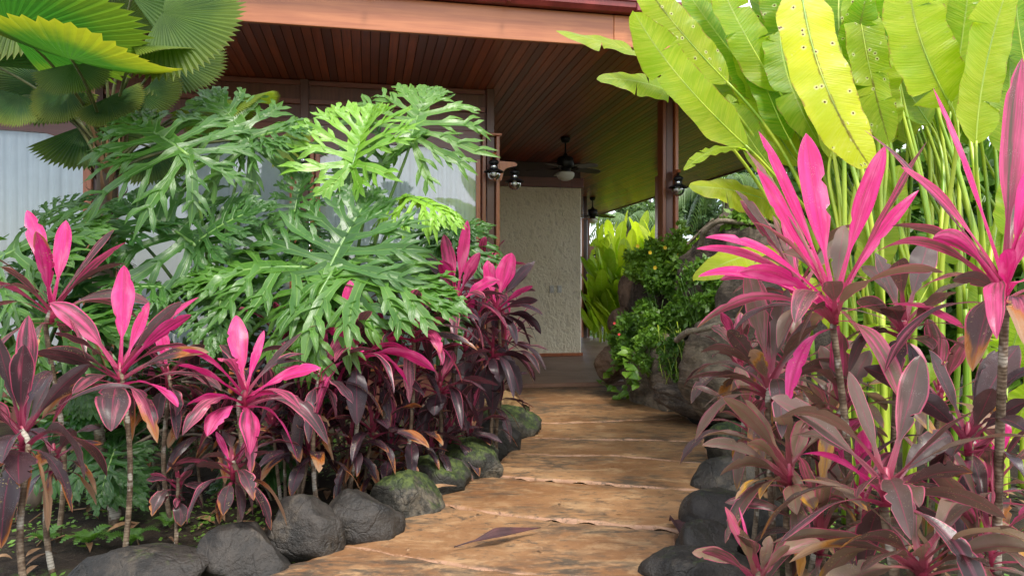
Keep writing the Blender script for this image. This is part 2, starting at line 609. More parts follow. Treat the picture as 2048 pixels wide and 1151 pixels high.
def _cord():
    m = M('cordyline_leaf')
    pk, br, gn, rnd = m.objc()
    u, v, _ = m.sep(m.coord('UV'))
    e = m.math('MULTIPLY', m.math('ABSOLUTE', m.math('SUBTRACT', v, 0.5)), 2.0)
    sid = m.math('MULTIPLY', rnd, 50.0)
    st = m.noise(m.comb(m.math('MULTIPLY', u, 1.3), m.math('MULTIPLY', v, 4.2), sid), 1.0, 4, 0.62)
    fine = m.noise(m.comb(m.math('MULTIPLY', u, 2.0), m.math('MULTIPLY', v, 46.0), sid), 1.0, 2)
    big = m.noise(m.comb(m.math('MULTIPLY', u, 3.0), m.math('MULTIPLY', v, 1.6), sid), 1.0, 4)
    edge = m.ss(e, 0.84, 0.95)
    pet = m.ss(u, 0.34, 0.20)
    k = m.math('ADD', m.math('MULTIPLY', pk, 1.75), m.math('MULTIPLY', m.math('SUBTRACT', st, 0.5), 2.4))
    k = m.math('ADD', k, m.math('MULTIPLY', m.math('SUBTRACT', big, 0.5), 0.9))
    k = m.ss(m.math('ADD', k, m.math('MULTIPLY', edge, m.math('ADD', 0.62, m.math('MULTIPLY', pk, 0.9)))), 0.62, 1.40)
    k = m.math('MAXIMUM', k, m.math('MULTIPLY', pet, m.math('ADD', 0.45, m.math('MULTIPLY', pk, 0.5))))
    dark = m.mix(gn, (0.030, 0.020, 0.029), (0.235, 0.165, 0.090))
    dark = m.mix(m.math('MULTIPLY', m.ss(big, 0.35, 0.7), 0.5), dark, m.mix(gn, (0.072, 0.034, 0.046), (0.36, 0.19, 0.15)))
    pink = m.mix(m.ss(st, 0.3, 0.7), (0.48, 0.012, 0.11), (0.72, 0.030, 0.25))
    pink = m.mix(m.math('MULTIPLY', m.ss(big, 0.46, 0.72), 0.6), pink, (0.78, 0.20, 0.38))
    dusky = m.mix(m.ss(st, 0.3, 0.7), (0.34, 0.028, 0.07), (0.55, 0.13, 0.19))
    pink = m.mix(m.ss(pk, 0.42, 0.82), dusky, pink)
    pink = m.mix(m.math('MULTIPLY', pet, 0.5), pink, (0.36, 0.012, 0.08))
    c = m.mix(k, dark, pink)
    c = m.mix(m.math('MULTIPLY', m.ss(fine, 0.55, 0.75), 0.10), c, (0.02, 0.006, 0.01))
    rib = m.ss(e, 0.07, 0.02)
    c = m.mix(m.math('MULTIPLY', rib, 0.45), c, (0.30, 0.02, 0.07))
    # scorched tips and edges, pale insect spots: wear of the leaf itself
    t = m.math('ADD', m.math('ADD', u, m.math('MULTIPLY', e, 0.22)), m.math('MULTIPLY', m.math('SUBTRACT', big, 0.5), 0.9))
    t = m.math('ADD', t, m.math('MULTIPLY', m.math('SUBTRACT', br, 0.5), 1.5))
    scorch = m.ss(t, 1.22, 1.42)
    c = m.mix(m.ss(t, 1.08, 1.26), c, m.mix(gn, (0.34, 0.10, 0.02), (0.56, 0.30, 0.02)))
    c = m.mix(scorch, c, m.mix(st, (0.20, 0.10, 0.045), (0.46, 0.29, 0.17)))
    uvs = m.comb(m.math('ADD', m.math('MULTIPLY', u, 5.0), sid), v, sid)
    sp = m.math('MULTIPLY', m.ss(m.voro(uvs, 6.5, dims='2D'), 0.26, 0.12), m.ss(m.noise(uvs, 1.6, 2), 0.56, 0.66))
    sp = m.math('MULTIPLY', sp, m.ss(br, 0.15, 0.6))
    c = m.mix(m.math('MULTIPLY', sp, 0.8), c, (0.46, 0.33, 0.12))
    drop = m.math('MULTIPLY', m.ss(m.voro(uvs, 15.0, dims='2D'), 0.20, 0.08), m.ss(m.noise(uvs, 2.6, 2), 0.54, 0.66))
    c = m.mix(m.math('MULTIPLY', drop, 0.3), c, (0.62, 0.52, 0.50))
    vein = m.n('ShaderNodeTexWave', wave_type='BANDS', bands_direction='Y')
    m.set(vein.inputs['Vector'], m.comb(0.0, v, 0.0))
    vein.inputs['Scale'].default_value = 8.0
    h = m.math('ADD', m.math('MULTIPLY', vein.outputs['Fac'], 0.4), big)
    tc = m.mix(0.35, c, m.mix(k, m.mix(gn, (0.22, 0.03, 0.05), (0.50, 0.34, 0.16)), (0.95, 0.04, 0.28)))
    m.leaf(c, tc, 0.34, m.math('ADD', 0.27, m.math('MULTIPLY', scorch, 0.35)), m.bump(h, 0.35, 0.012), 0.5)
    MAT['cordyline_leaf'] = m.m


_cord()


def _stem():
    m = M('cordyline_stem')
    u, v, _ = m.sep(m.coord('UV'))
    rnd = m.n('ShaderNodeObjectInfo').outputs['Random']
    p = m.pos()
    w = m.n('ShaderNodeTexWave', wave_type='BANDS', bands_direction='X')
    m.set(w.inputs['Vector'], m.comb(u, 0.0, rnd))
    w.inputs['Scale'].default_value = 22.0
    w.inputs['Distortion'].default_value = 7.0
    ring = m.ss(w.outputs['Fac'], 0.75, 0.95)
    a = m.noise(p, 22, 4)
    c = m.mix(m.ss(a, 0.4, 0.65), (0.070, 0.045, 0.026), (0.18, 0.135, 0.088))
    c = m.mix(m.math('MULTIPLY', m.ss(m.noise(p, 9, 3), 0.55, 0.62), 0.6), c, (0.42, 0.40, 0.33))
    c = m.mix(m.math('MULTIPLY', ring, 0.4), c, (0.045, 0.026, 0.015))
    top = m.ss(u, 0.0, 0.0)
    MAT['cordyline_stem'] = m.end(m.pr(c, 0.7, m.bump(m.math('ADD', w.outputs['Fac'], a), 0.3, 0.004), 0.3))
    m = M('cordyline_shoot')
    a = m.noise(m.pos(), 30, 3)
    MAT['cordyline_shoot'] = m.end(m.pr(m.mix(a, (0.14, 0.012, 0.03), (0.34, 0.03, 0.07)), 0.45))


_stem()


def _green(name, d1, d2, l1, l2, t1, t2, rough, tf, veins, spec=0.5, spots=False):
    """obj.color r: 0 dark .. 1 lime/yellow, g: wear"""
    m = M(name)
    r, g, b, rnd = m.objc()
    u, v, _ = m.sep(m.coord('UV'))
    e = m.math('MULTIPLY', m.math('ABSOLUTE', m.math('SUBTRACT', v, 0.5)), 2.0)
    sid = m.math('MULTIPLY', rnd, 50.0)
    big = m.noise(m.vadd(m.coord('Object'), m.comb(sid, sid, sid)), 4.0, 4)
    f = m.ss(big, 0.3, 0.7)
    c = m.mix(r, m.mix(f, d1, d2), m.mix(f, l1, l2))
    tc = m.mix(r, t1, t2)
    if veins == 'heli':
        w = m.noise(m.comb(m.math('ADD', m.math('MULTIPLY', u, 110.0), m.math('MULTIPLY', e, -7.0)), m.math('MULTIPLY', e, 0.8), sid), 1.0, 2)
        c = m.mix(m.math('MULTIPLY', m.ss(w, 0.4, 0.65), 0.22), c, m.mix(r, l2, (0.62, 0.66, 0.10)))
        wide = m.noise(m.comb(m.math('MULTIPLY', u, 14.0), m.math('MULTIPLY', v, 1.2), sid), 1.0, 3)
        c = m.mix(m.math('MULTIPLY', m.ss(wide, 0.48, 0.7), m.math('MULTIPLY', r, 0.5)), c, (0.62, 0.60, 0.09))
        tc = m.mix(m.math('MULTIPLY', m.ss(w, 0.4, 0.65), 0.3), tc, (0.85, 0.85, 0.15))
        eb = m.math('MULTIPLY', m.ss(m.math('ADD', e, m.math('MULTIPLY', wide, 0.12)), 0.98, 1.06), m.ss(m.noise(m.comb(m.math('MULTIPLY', u, 23.0), v, sid), 1.0, 3), 0.46, 0.58))
        c = m.mix(m.math('MULTIPLY', eb, 0.8), c, (0.30, 0.15, 0.04))
        tc = m.mix(m.math('MULTIPLY', eb, 0.8), tc, (0.30, 0.15, 0.04))
        blotch = m.ss(m.noise(m.comb(m.math('MULTIPLY', u, 5.0), m.math('MULTIPLY', v, 2.0), sid), 1.0, 3), 0.45, 0.7)
        c = m.mix(m.math('MULTIPLY', blotch, 0.4), c, m.mix(r, (0.10, 0.26, 0.02), (0.30, 0.44, 0.012)))
        rib = m.ss(e, 0.055, 0.02)
        c = m.mix(rib, c, m.mix(g, (0.42, 0.50, 0.12), (0.10, 0.05, 0.02)))
        nearrib = m.math('MULTIPLY', m.ss(e, 0.10, 0.03), m.ss(m.noise(m.comb(m.math('MULTIPLY', u, 38.0), v, sid), 1.0, 2), 0.45, 0.56))
        c = m.mix(m.math('MULTIPLY', nearrib, g), c, (0.12, 0.035, 0.015))
        vv = m.comb(m.math('ADD', m.math('MULTIPLY', u, 4.0), sid), v, sid)
        d = m.math('ADD', m.voro(vv, 3.1, dims='2D'), m.math('MULTIPLY', m.noise(vv, 1.7, 1), 0.08))
        on = m.math('MULTIPLY', m.ss(g, 0.3, 0.5), m.ss(m.noise(vv, 2.9, 1), 0.52, 0.55))
        c = m.mix(m.math('MULTIPLY', m.ss(d, 0.24, 0.14), m.math('MULTIPLY', on, 0.6)), c, (0.80, 0.76, 0.42))
        c = m.mix(m.math('MULTIPLY', m.ss(d, 0.115, 0.09), on), c, (0.10, 0.03, 0.012))
        tc = m.mix(m.math('MULTIPLY', m.ss(d, 0.12, 0.08), on), tc, (0.10, 0.03, 0.012))
        h = m.math('ADD', m.math('MULTIPLY', w, 0.5), m.math('MULTIPLY', wide, 0.8))
    elif veins == 'fan':
        h = big
        yel = m.math('MULTIPLY', m.ss(m.math('ADD', u, m.math('MULTIPLY', m.math('SUBTRACT', big, 0.5), 0.5)), 0.45, 1.0), g)
        c = m.mix(yel, c, (0.36, 0.36, 0.015))
        tc = m.mix(yel, tc, (0.75, 0.72, 0.02))
        c = m.mix(m.math('MULTIPLY', m.ss(u, 0.95, 1.0), m.math('MULTIPLY', g, 0.9)), c, (0.42, 0.26, 0.06))
        st = m.noise(m.comb(m.math('MULTIPLY', u, 1.0), m.math('MULTIPLY', v, 260.0), sid), 1.0, 2)
        c = m.mix(m.math('MULTIPLY', m.ss(st, 0.45, 0.7), 0.25), c, l1)
        h = m.math('ADD', m.math('MULTIPLY', st, 0.6), big)
    else:
        rib = m.ss(e, 0.16, 0.03)
        c = m.mix(m.math('MULTIPLY', rib, 0.55), c, m.mix(r, (0.12, 0.24, 0.06), (0.40, 0.52, 0.12)))
        c = m.mix(m.math('MULTIPLY', m.ss(e, 0.86, 1.0), 0.45), c, m.mix(r, (0.10, 0.24, 0.03), (0.35, 0.52, 0.06)))
        cross = m.noise(m.comb(m.math('MULTIPLY', u, 9.0), m.math('MULTIPLY', e, 2.0), sid), 1.0, 3)
        h = m.math('ADD', m.math('MULTIPLY', rib, -0.7), m.math('ADD', m.math('MULTIPLY', cross, 0.5), m.math('MULTIPLY', big, 0.8)))
    m.leaf(c, tc, tf, rough, m.bump(h, 0.4, 0.015), spec)
    MAT[name] = m.m


_green('heliconia_leaf', (0.035, 0.125, 0.010), (0.070, 0.21, 0.014), (0.46, 0.52, 0.012), (0.64, 0.63, 0.020), (0.26, 0.70, 0.010), (0.95, 0.95, 0.015), 0.40, 0.52, 'heli', 0.3)
_green('philodendron_leaf', (0.011, 0.046, 0.011), (0.026, 0.092, 0.020), (0.13, 0.32, 0.02), (0.24, 0.46, 0.03), (0.10, 0.36, 0.02), (0.45, 0.75, 0.03), 0.35, 0.25, 'phil', 0.45)
_green('palm_leaf', (0.008, 0.034, 0.008), (0.017, 0.062, 0.012), (0.18, 0.27, 0.018), (0.30, 0.36, 0.02), (0.06, 0.26, 0.02), (0.66, 0.72, 0.03), 0.55, 0.30, 'fan', 0.25)
_green('small_leaf', (0.025, 0.085, 0.014), (0.05, 0.15, 0.02), (0.16, 0.32, 0.02), (0.28, 0.44, 0.03), (0.16, 0.42, 0.03), (0.5, 0.72, 0.05), 0.36, 0.30, 'phil')
_green('tree_leaf', (0.028, 0.070, 0.025), (0.055, 0.115, 0.04), (0.10, 0.17, 0.05), (0.15, 0.22, 0.07), (0.12, 0.26, 0.05), (0.3, 0.42, 0.10), 0.5, 0.3, 'phil')


def m_stalk(name, c1, c2, rough=0.4):
    m = M(name)
    p = m.pos()
    a = m.noise(m.vscale(p, (9, 9, 1.6)), 1.0, 4)
    MAT[name] = m.end(m.pr(m.mix(m.ss(a, 0.35, 0.68), c1, c2), rough, m.bump(a, 0.2, 0.01)))


m_stalk('heliconia_stalk', (0.14, 0.27, 0.015), (0.38, 0.46, 0.035))
m_stalk('petiole_green', (0.065, 0.15, 0.03), (0.16, 0.28, 0.055))
m_stalk('palm_petiole', (0.055, 0.075, 0.022), (0.12, 0.13, 0.045))
m_stalk('trunk_bark', (0.05, 0.035, 0.022), (0.16, 0.115, 0.075), 0.85)
m_stalk('fibre', (0.10, 0.05, 0.025), (0.26, 0.15, 0.075), 0.9)
m_stalk('dry_leaf', (0.025, 0.007, 0.008), (0.06, 0.016, 0.015), 0.75)
m_stalk('dry_tan', (0.13, 0.065, 0.03), (0.28, 0.165, 0.08), 0.7)
simple('flower_yellow', (0.75, 0.50, 0.02), 0.5)
simple('flower_red', (0.70, 0.06, 0.06), 0.5)
# ------------------------------------------------------------------ ground
R0 = random.Random(7)


def axis_coords(a, b, step, far):
    mid = np.arange(a, b + 1e-6, step)
    lo = a - np.geomspace(0.3, far, 14)[::-1]
    hi = b + np.geomspace(0.3, far, 14)
    return np.concatenate([lo, mid, hi])


gx = axis_coords(-6.0, 6.0, 0.12, 900)
gy = axis_coords(1.2, 12.0, 0.12, 1200)
XX, YY = np.meshgrid(gx, gy, indexing='ij')


def ground_z(x, y):
    return -0.055 + 0.05 * noise.noise((x * 0.7, y * 0.7, 1.3)) + 0.022 * noise.noise((x * 3.1, y * 3.1, 4.0))


ZZ = np.array([[ground_z(x, y) if abs(x) < 9 and -2 < y < 16 else -0.055 for y in gy] for x in gx])
g = mesh_obj('ground', np.stack([XX, YY, ZZ], -1).reshape(-1, 3), grid_faces(len(gx), len(gy))[:, ::-1], MAT['soil'])
tag(g, kind='structure')

# ------------------------------------------------------------------ path of cast slabs
JOINTS = [   # each joint: pixels from the left rim to the right rim of the path
    [(1003, 772), (1090, 771), (1180, 769), (1262, 767)],
    [(1066, 843), (1150, 842), (1250, 838), (1376, 832)],
    [(1046, 871), (1150, 874), (1280, 877), (1408, 880)],
    [(1013, 904), (1110, 908), (1230, 908), (1330, 917), (1416, 925)],
    [(955, 947), (1060, 956), (1180, 963), (1300, 973), (1414, 979)],
    [(868, 1003), (960, 1020), (1090, 1036), (1230, 1047), (1366, 1060)],
    [(682, 1089), (790, 1107), (930, 1130), (1100, 1148), (1290, 1166)],
    [(330, 1230), (600, 1262), (900, 1290), (1220, 1300)],
    [(-300, 1560), (300, 1600), (800, 1640), (1150, 1650)],
]
RIM_L = [[(1040, 792), (1064, 818)], [(1058, 860)], [(1030, 884)], [(990, 925), (962, 940)], [(915, 962), (880, 985)],
         [(840, 1020), (760, 1052), (710, 1072)], [(600, 1120), (470, 1172)], [(0, 1380)]]
RIM_R = [[(1300, 795), (1352, 818)], [(1402, 850)], [(1420, 900)], [(1402, 950)], [(1398, 1008), (1388, 1035)],
         [(1350, 1090), (1318, 1130)], [(1280, 1220)], [(1230, 1400)]]
path = thing('path', None, None, (0, 0, 0))
tag(path, kind='structure')
bed = Geo()


def dense(pts, step):
    out = []
    for a, b in zip(pts[:-1], pts[1:]):
        n = max(1, int(np.linalg.norm(b - a) / step))
        for i in range(n):
            out.append(a + (b - a) * i / n)
    out.append(pts[-1])
    return out


def wob(p, amp, s=9.0, k=0.0):
    v = noise.noise_vector((p[0] * s + k, p[1] * s, 0.3 + k))
    v2 = noise.noise_vector((p[0] * s * 3 + k, p[1] * s * 3, 7.3 + k))
    return np.array((p[0] + amp * (v[0] + 0.5 * v2[0]), p[1] + amp * (v[1] + 0.5 * v2[1]), p[2]))


def resample(pts, n):
    pts = np.array(pts)
    L = np.concatenate([[0], np.cumsum(np.linalg.norm(np.diff(pts, axis=0), axis=1))])
    t = np.linspace(0, L[-1], n)
    return np.stack([np.interp(t, L, pts[:, k]) for k in range(3)], 1)


for i in range(len(JOINTS) - 1):
    zt = 0.03 + R0.uniform(-0.010, 0.010)
    top = [G(*p, 0.03) for p in JOINTS[i]]
    bot = [G(*p, 0.03) for p in JOINTS[i + 1]]
    left = [top[0]] + [G(*p, 0.03) for p in RIM_L[i]] + [bot[0]]
    right = [top[-1]] + [G(*p, 0.03) for p in RIM_R[i]] + [bot[-1]]
    wd = np.linalg.norm(top[-1] - top[0])
    dp = np.linalg.norm(np.array(left[0]) - np.array(left[-1]))
    ns, nt = max(40, int(wd / 0.022)), max(24, int(dp / 0.022))
    gp = 0.017 if i > 0 else 0.004
    wt_ = lambda c, sgn, k: np.array([wob(p, 0.016, 5, k) + np.array((0, -sgn * gp * (1 + 1.3 * noise.noise((p[0] * 6, k, 3.3)) + .9 * noise.noise((p[0] * 19, k, 1.3))), 0)) for p in c])
    cT, cB = wt_(resample(top, ns), 1, i * 2.7), wt_(resample(bot, ns), -0.7, (i + 1) * 2.7)
    cL = np.array([wob(p, 0.030, 7, i * 3.1) for p in resample(left, nt)])
    cR = np.array([wob(p, 0.030, 7, i * 5.3 + 9) for p in resample(right, nt)])
    cL[0], cL[-1], cR[0], cR[-1] = cT[0], cB[0], cT[-1], cB[-1]
    dpm = np.linalg.norm(cT - cB, axis=1).mean()
    ez = np.array([0, .004, .009, .016, .026, .04])
    us_ = np.concatenate([ez / wd, np.linspace(.055 / wd, 1 - .055 / wd, ns - 12), 1 - ez[::-1] / wd])
    ts_ = np.concatenate([ez / dpm, np.linspace(.055 / dpm, 1 - .055 / dpm, nt - 12), 1 - ez[::-1] / dpm])
    ip = lambda c, t: np.stack([np.interp(t, np.linspace(0, 1, len(c)), c[:, k]) for k in range(3)], 1)
    cT, cB, cL, cR = ip(cT, us_), ip(cB, us_), ip(cL, ts_), ip(cR, ts_)
    S_, T_ = np.meshgrid(us_, ts_, indexing='xy')
    S3, T3 = S_[..., None], T_[..., None]
    Q = (1 - T3) * cT[None] + T3 * cB[None] + (1 - S3) * cL[:, None] + S3 * cR[:, None] - ((1 - S3) * (1 - T3) * cT[0] + S3 * (1 - T3) * cT[-1] + (1 - S3) * T3 * cB[0] + S3 * T3 * cB[-1])
    edge = np.minimum(np.minimum(S_, 1 - S_) * wd, np.minimum(T_, 1 - T_) * np.linalg.norm(cT - cB, axis=1)[None, :])
    tx, ty = R0.uniform(-.004, .004), R0.uniform(-.008, .008)
    Q[..., 2] = zt + tx * (Q[..., 0] - Q[..., 0].mean()) + ty * (Q[..., 1] - Q[..., 1].mean()) - 0.024 * np.exp(-edge / 0.011) * (1 + .5 * np.sin(Q[..., 0] * 31 + i))
    Q[..., 2] += np.array([[0.005 * noise.noise((p[0] * 3.5, p[1] * 3.5, i)) + 0.003 * noise.noise((p[0] * 13, p[1] * 13, i)) for p in row] for row in Q])
    V = Q.reshape(-1, 3)
    Fs = [tuple(f) for f in grid_faces(nt, ns)[:, ::-1]]
    rim = [j for j in range(ns)] + [r * ns + ns - 1 for r in range(1, nt)] + [(nt - 1) * ns + j for j in range(ns - 2, -1, -1)] + [r * ns for r in range(nt - 2, 0, -1)]
    low = V[rim].copy()
    low[:, 2] = -0.09
    low += (low - V.mean(0)) * np.array((.004, .004, 0))
    k0 = len(V)
    nrim = len(rim)
    Fs += [(rim[j], k0 + j, k0 + (j + 1) % nrim, rim[(j + 1) % nrim]) for j in range(nrim)]
    mesh_obj('slab', np.vstack([V, low]), Fs, MAT['slab'], path)
b_l = [G(*JOINTS[i][0], 0.03) for i in range(len(JOINTS))]
b_r = [G(*JOINTS[i][-1], 0.03) for i in range(len(JOINTS))]
V, Fs = [], []
for a, b in zip(b_l, b_r):
    for t in (0.02, 0.98):
        p = a + (b - a) * t
        V.append((p[0], p[1], -0.004))
Fs = [(2 * i, 2 * i + 1, 2 * i + 3, 2 * i + 2) for i in range(len(b_l) - 1)]
mesh_obj('mortar_bed', np.array(V), Fs, MAT['soil'], path, smooth=False)

# unseen pale ground slab, added behind the camera to bounce light into the porch
fc = Geo()
fc.box((-14.0, -22.0, -0.30), (14.0, 0.55, -0.02), 0.02)
tag(fc.obj('bounce_ground', MAT['bounce_paving'], smooth=False), kind='structure')

# ------------------------------------------------------------------ the house
YAW = math.radians(11.2)
HC = np.array((-0.26, 8.55, 0.0))
HU = np.array((math.cos(YAW), math.sin(YAW), 0))
HV = np.array((-math.sin(YAW), math.cos(YAW), 0))
ZF, ZC = 0.08, 3.69          # veranda floor, ceiling


def H(u, v, z):
    return HC + HU * u + HV * v + np.array((0, 0, z))


def to_house(p):
    r = np.asarray(p) - HC
    return r.dot(HU), r.dot(HV), p[2]


floor = Geo()
floor.box((-7.2, 0.92, -0.3), (4.35, 14.5, ZF), 0.012)
fl = floor.obj('floor', MAT['deck'], smooth=False)
fl.location = HC
fl.rotation_euler = (0, 0, YAW)
tag(fl, kind='structure')

house = thing('house', 'timber house with broad varnished eave, plank ceiling and curtained windows behind the plants', 'house', HC, YAW)
EAVE_U, EAVE_V = 5.83, -1.78

ceil = Geo()
ceil.box((-7.4, EAVE_V + .02, ZC + 0.016), (EAVE_U - .02, 15.0, ZC + 0.035))
ce = ceil.obj('ceiling', MAT['dark_gap'], house, smooth=False)
bw = 0.0885
nb = int((EAVE_U + 6.9) / bw)
for i in range(nb):
    u0 = EAVE_U - 0.05 - (i + 1) * bw
    cut = R0.uniform(1.0, 9.0)
    for (v0, v1) in ((EAVE_V + 0.05, cut - 0.002), (cut + 0.002, 14.9)):
        b = Geo().box((-bw / 2 + 0.0032, 0, 0), (bw / 2 - 0.0032, v1 - v0, 0.014), 0.002)
        b.obj('board', MAT['ceiling_wood'], ce, False, loc=(u0 + bw / 2, v0, ZC + R0.uniform(0, 0.0015)))

# fascia of two lengths, gutter, roof edge
joint_u = 0.9
for a, b_ in ((-7.4, joint_u - 0.001), (joint_u + 0.001, EAVE_U)):
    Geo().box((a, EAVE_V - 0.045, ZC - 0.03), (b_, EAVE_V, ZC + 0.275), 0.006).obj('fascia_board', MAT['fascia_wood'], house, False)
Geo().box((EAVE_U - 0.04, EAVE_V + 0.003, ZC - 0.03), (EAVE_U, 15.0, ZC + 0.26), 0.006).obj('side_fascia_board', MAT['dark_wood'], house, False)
gut = Geo()
prof = [(0.0, 0.0), (-0.08, -0.005), (-0.12, 0.03), (-0.125, 0.075), (-0.14, 0.085), (-0.14, 0.105), (-0.115, 0.105), (-0.11, 0.09), (0.0, 0.09)]
us = np.linspace(-7.4, EAVE_U + 0.1, 40)
V = [(u, EAVE_V - 0.047 + a, ZC + 0.282 + z) for u in us for a, z in prof]
gut.add(V, grid_faces(len(us), len(prof)))
gu = gut.obj('gutter', MAT['gutter'], house, False)
for u in np.arange(-6.4, EAVE_U, 1.25):
    Geo().box((u - .018, EAVE_V - 0.19, ZC + 0.276), (u + .018, EAVE_V - 0.046, ZC + 0.392), 0.004).obj('gutter_bracket', MAT['gutter'], gu, False)
rf = Geo()
rf.add([(-7.6, EAVE_V - 0.16, ZC + 0.40), (EAVE_U + .2, EAVE_V - 0.16, ZC + 0.40), (EAVE_U + .2, 15.2, ZC + 0.40), (-7.6, 15.2, ZC + 0.40),
        (-3.0, 6, ZC + 2.8), (2.0, 7, ZC + 2.8)], [(0, 1, 5, 4), (1, 2, 5), (2, 3, 4, 5), (3, 0, 4), (0, 3, 2, 1)])
rf.obj('roof', MAT['roof_tile'], house, False)

# facade wall above and between the windows; side walls
PW = 2.11
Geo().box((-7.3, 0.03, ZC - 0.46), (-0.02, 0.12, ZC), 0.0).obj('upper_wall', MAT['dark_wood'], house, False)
for k, zz in enumerate((ZC - 0.465, ZC - 0.24, ZC - 0.03)):
    Geo().box((-7.3, -0.02, zz - 0.035), (-0.06, 0.03, zz + 0.02), 0.004).obj('wall_batten', MAT['header_wood'], house, False)
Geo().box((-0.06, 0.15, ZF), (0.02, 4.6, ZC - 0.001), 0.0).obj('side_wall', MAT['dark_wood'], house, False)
Geo().box((-7.3, 0.03, -0.2), (-0.07, 0.2, 0.42), 0.0).obj('sill_wall', MAT['dark_wood'], house, False)


def post_parts(parent, u, v, z0, z1, cap=None, base=False, name='post'):
    """dark core with four varnished boards standing off it"""
    core = Geo().box((u - .045, v - .045, z0), (u + .045, v + .045, ZC - 0.002), 0.004).obj(name, MAT['dark_wood'], parent, False)
    for s in (-1, 1):
        Geo().box((u + s * .082 - .022, v - .085, z0 + .01), (u + s * .082 + .022, v + .085, z1), 0.006).obj('post_board', MAT['post_wood'], core, False)
    if cap:
        Geo().box((u - .125, v - .115, z1 + .001), (u + .125, v + .115, z1 + .028), 0.006).obj('cap', MAT['post_wood'], core, False)
    if base:
        Geo().box((u - .14, v - .13, z0 - .03), (u + .14, v + .13, z0 - .001), 0.006).obj('base_plate', MAT['post_wood'], core, False)
    return core


for k in range(4):
    post_parts(house, -k * PW, 0, ZF, 3.13, True)
post_parts(house, 2.24, 0.0, 1.86, ZC - 0.02, False, True)
post_parts(house, 4.45, 5.45, 1.4, ZC - 0.06, False, True)
post_parts(house, 4.03, 9.4, ZF, 3.10, True)
simple_core = Geo().box((4.0, 9.36, ZF), (4.06, 9.44, ZF + .1))

# windows: arched timber header, jambs, pane
for k in range(3):
    ur, ul = -k * PW - 0.115, -(k + 1) * PW + 0.115
    win = bpy.data.objects.new('window', None)
    COL.objects.link(win)
    win.parent = house
    us = np.linspace(ul, ur, 28)
    s = np.linspace(-1, 1, 28)
    arch = 2.80 + 0.20 * np.clip((1 - np.abs(s)) / 0.42, 0, 1) ** 0.8 * (0.85 + 0.15 * np.cos(s * 2))
    V, Fs = [], []
    for u, z in zip(us, arch):
        V += [(u, -0.012, z), (u, -0.012, 3.20), (u, 0.045, 3.20), (u, 0.045, z)]
    for i in range(27):
        a = 4 * i
        Fs += [(a, a + 4, a + 5, a + 1), (a + 3, a + 7, a + 4, a), (a + 1, a + 5, a + 6, a + 2)]
    mesh_obj('header', np.array(V), Fs, MAT['header_wood'], win, smooth=False)
    for uu in (ul, ur - 0.05):
        Geo().box((uu, -0.015, 0.42), (uu + .05, 0.05, 2.86), 0.004).obj('jamb', MAT['post_wood'], win, False)
    Geo().box((ul, -0.03, 0.40), (ur, 0.06, 0.46), 0.005).obj('sill', MAT['post_wood'], win, False)
    Geo().add([(ul, 0.02, 0.44), (ur, 0.02, 0.44), (ur, 0.02, 3.15), (ul, 0.02, 3.15)], [(0, 1, 2, 3)]).obj('pane', MAT['window_glass'], win, False)
    # curtain hanging inside
    nn = 260
    us = np.linspace(ul - .05, ur + .05, nn)
    ph = np.cumsum([R0.uniform(0.28, 0.62) for _ in range(nn)])
    y = 0.125 + np.array([0.014 * math.tanh(2.2 * math.sin(q)) * (0.7 + noise.noise((u * 3.1, k, 0.5))) + 0.022 * noise.noise((u * 4.5, k, 2.0)) + 0.012 * noise.noise((u * 15, k, 5.0)) for q, u in zip(ph, us)])
    zz = np.linspace(0.35, 3.18, 6)
    V = np.array([(u - 0, yy + 0.012 * math.sin(z * 2 + u * 9), z) for u, yy in zip(us, y) for z in zz])
    c = mesh_obj('curtain', V - np.array((us.mean(), 0, 0)), grid_faces(nn, 6), MAT['curtain'])
    c.location = H(us.mean(), 0, 0)
    c.rotation_euler = (0, 0, YAW)
    tag(c, ['pale pleated curtain behind the glass nearest the twin lanterns', 'pale pleated curtain behind the glass left of the middle lantern post',
            'pale pleated curtain behind the glass at the far left edge'][k], 'curtain', 'window curtains')

# plaster wall with skirting, beam and switches
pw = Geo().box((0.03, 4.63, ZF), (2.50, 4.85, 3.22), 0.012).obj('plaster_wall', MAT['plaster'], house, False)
Geo().box((0.03, 4.595, ZF + .002), (2.53, 4.628, ZF + .06), 0.005).obj('skirting', MAT['post_wood'], pw, False)
Geo().box((0.03, 4.60, 3.222), (2.54, 4.87, 3.40), 0.006).obj('beam', MAT['header_wood'], house, False)
Geo().box((0.03, 4.66, 3.402), (2.50, 4.83, ZC - .002), 0.0).obj('infill_panel', MAT['dark_wood'], house, False)
for px in (1103.5, 1120):
    d = 13.45
    uu, vv, zz = to_house(P(px, 578, d))
    sw = Geo().box((uu - .042, 4.614, zz - .068), (uu + .042, 4.629, zz + .068), 0.005).obj('switch_plate', MAT['switch_plastic'], pw, False)
    Geo().box((uu - .014, 4.606, zz - .030), (uu + .014, 4.613, zz + .030), 0.003).obj('rocker', MAT['opal_glass'], sw, False)


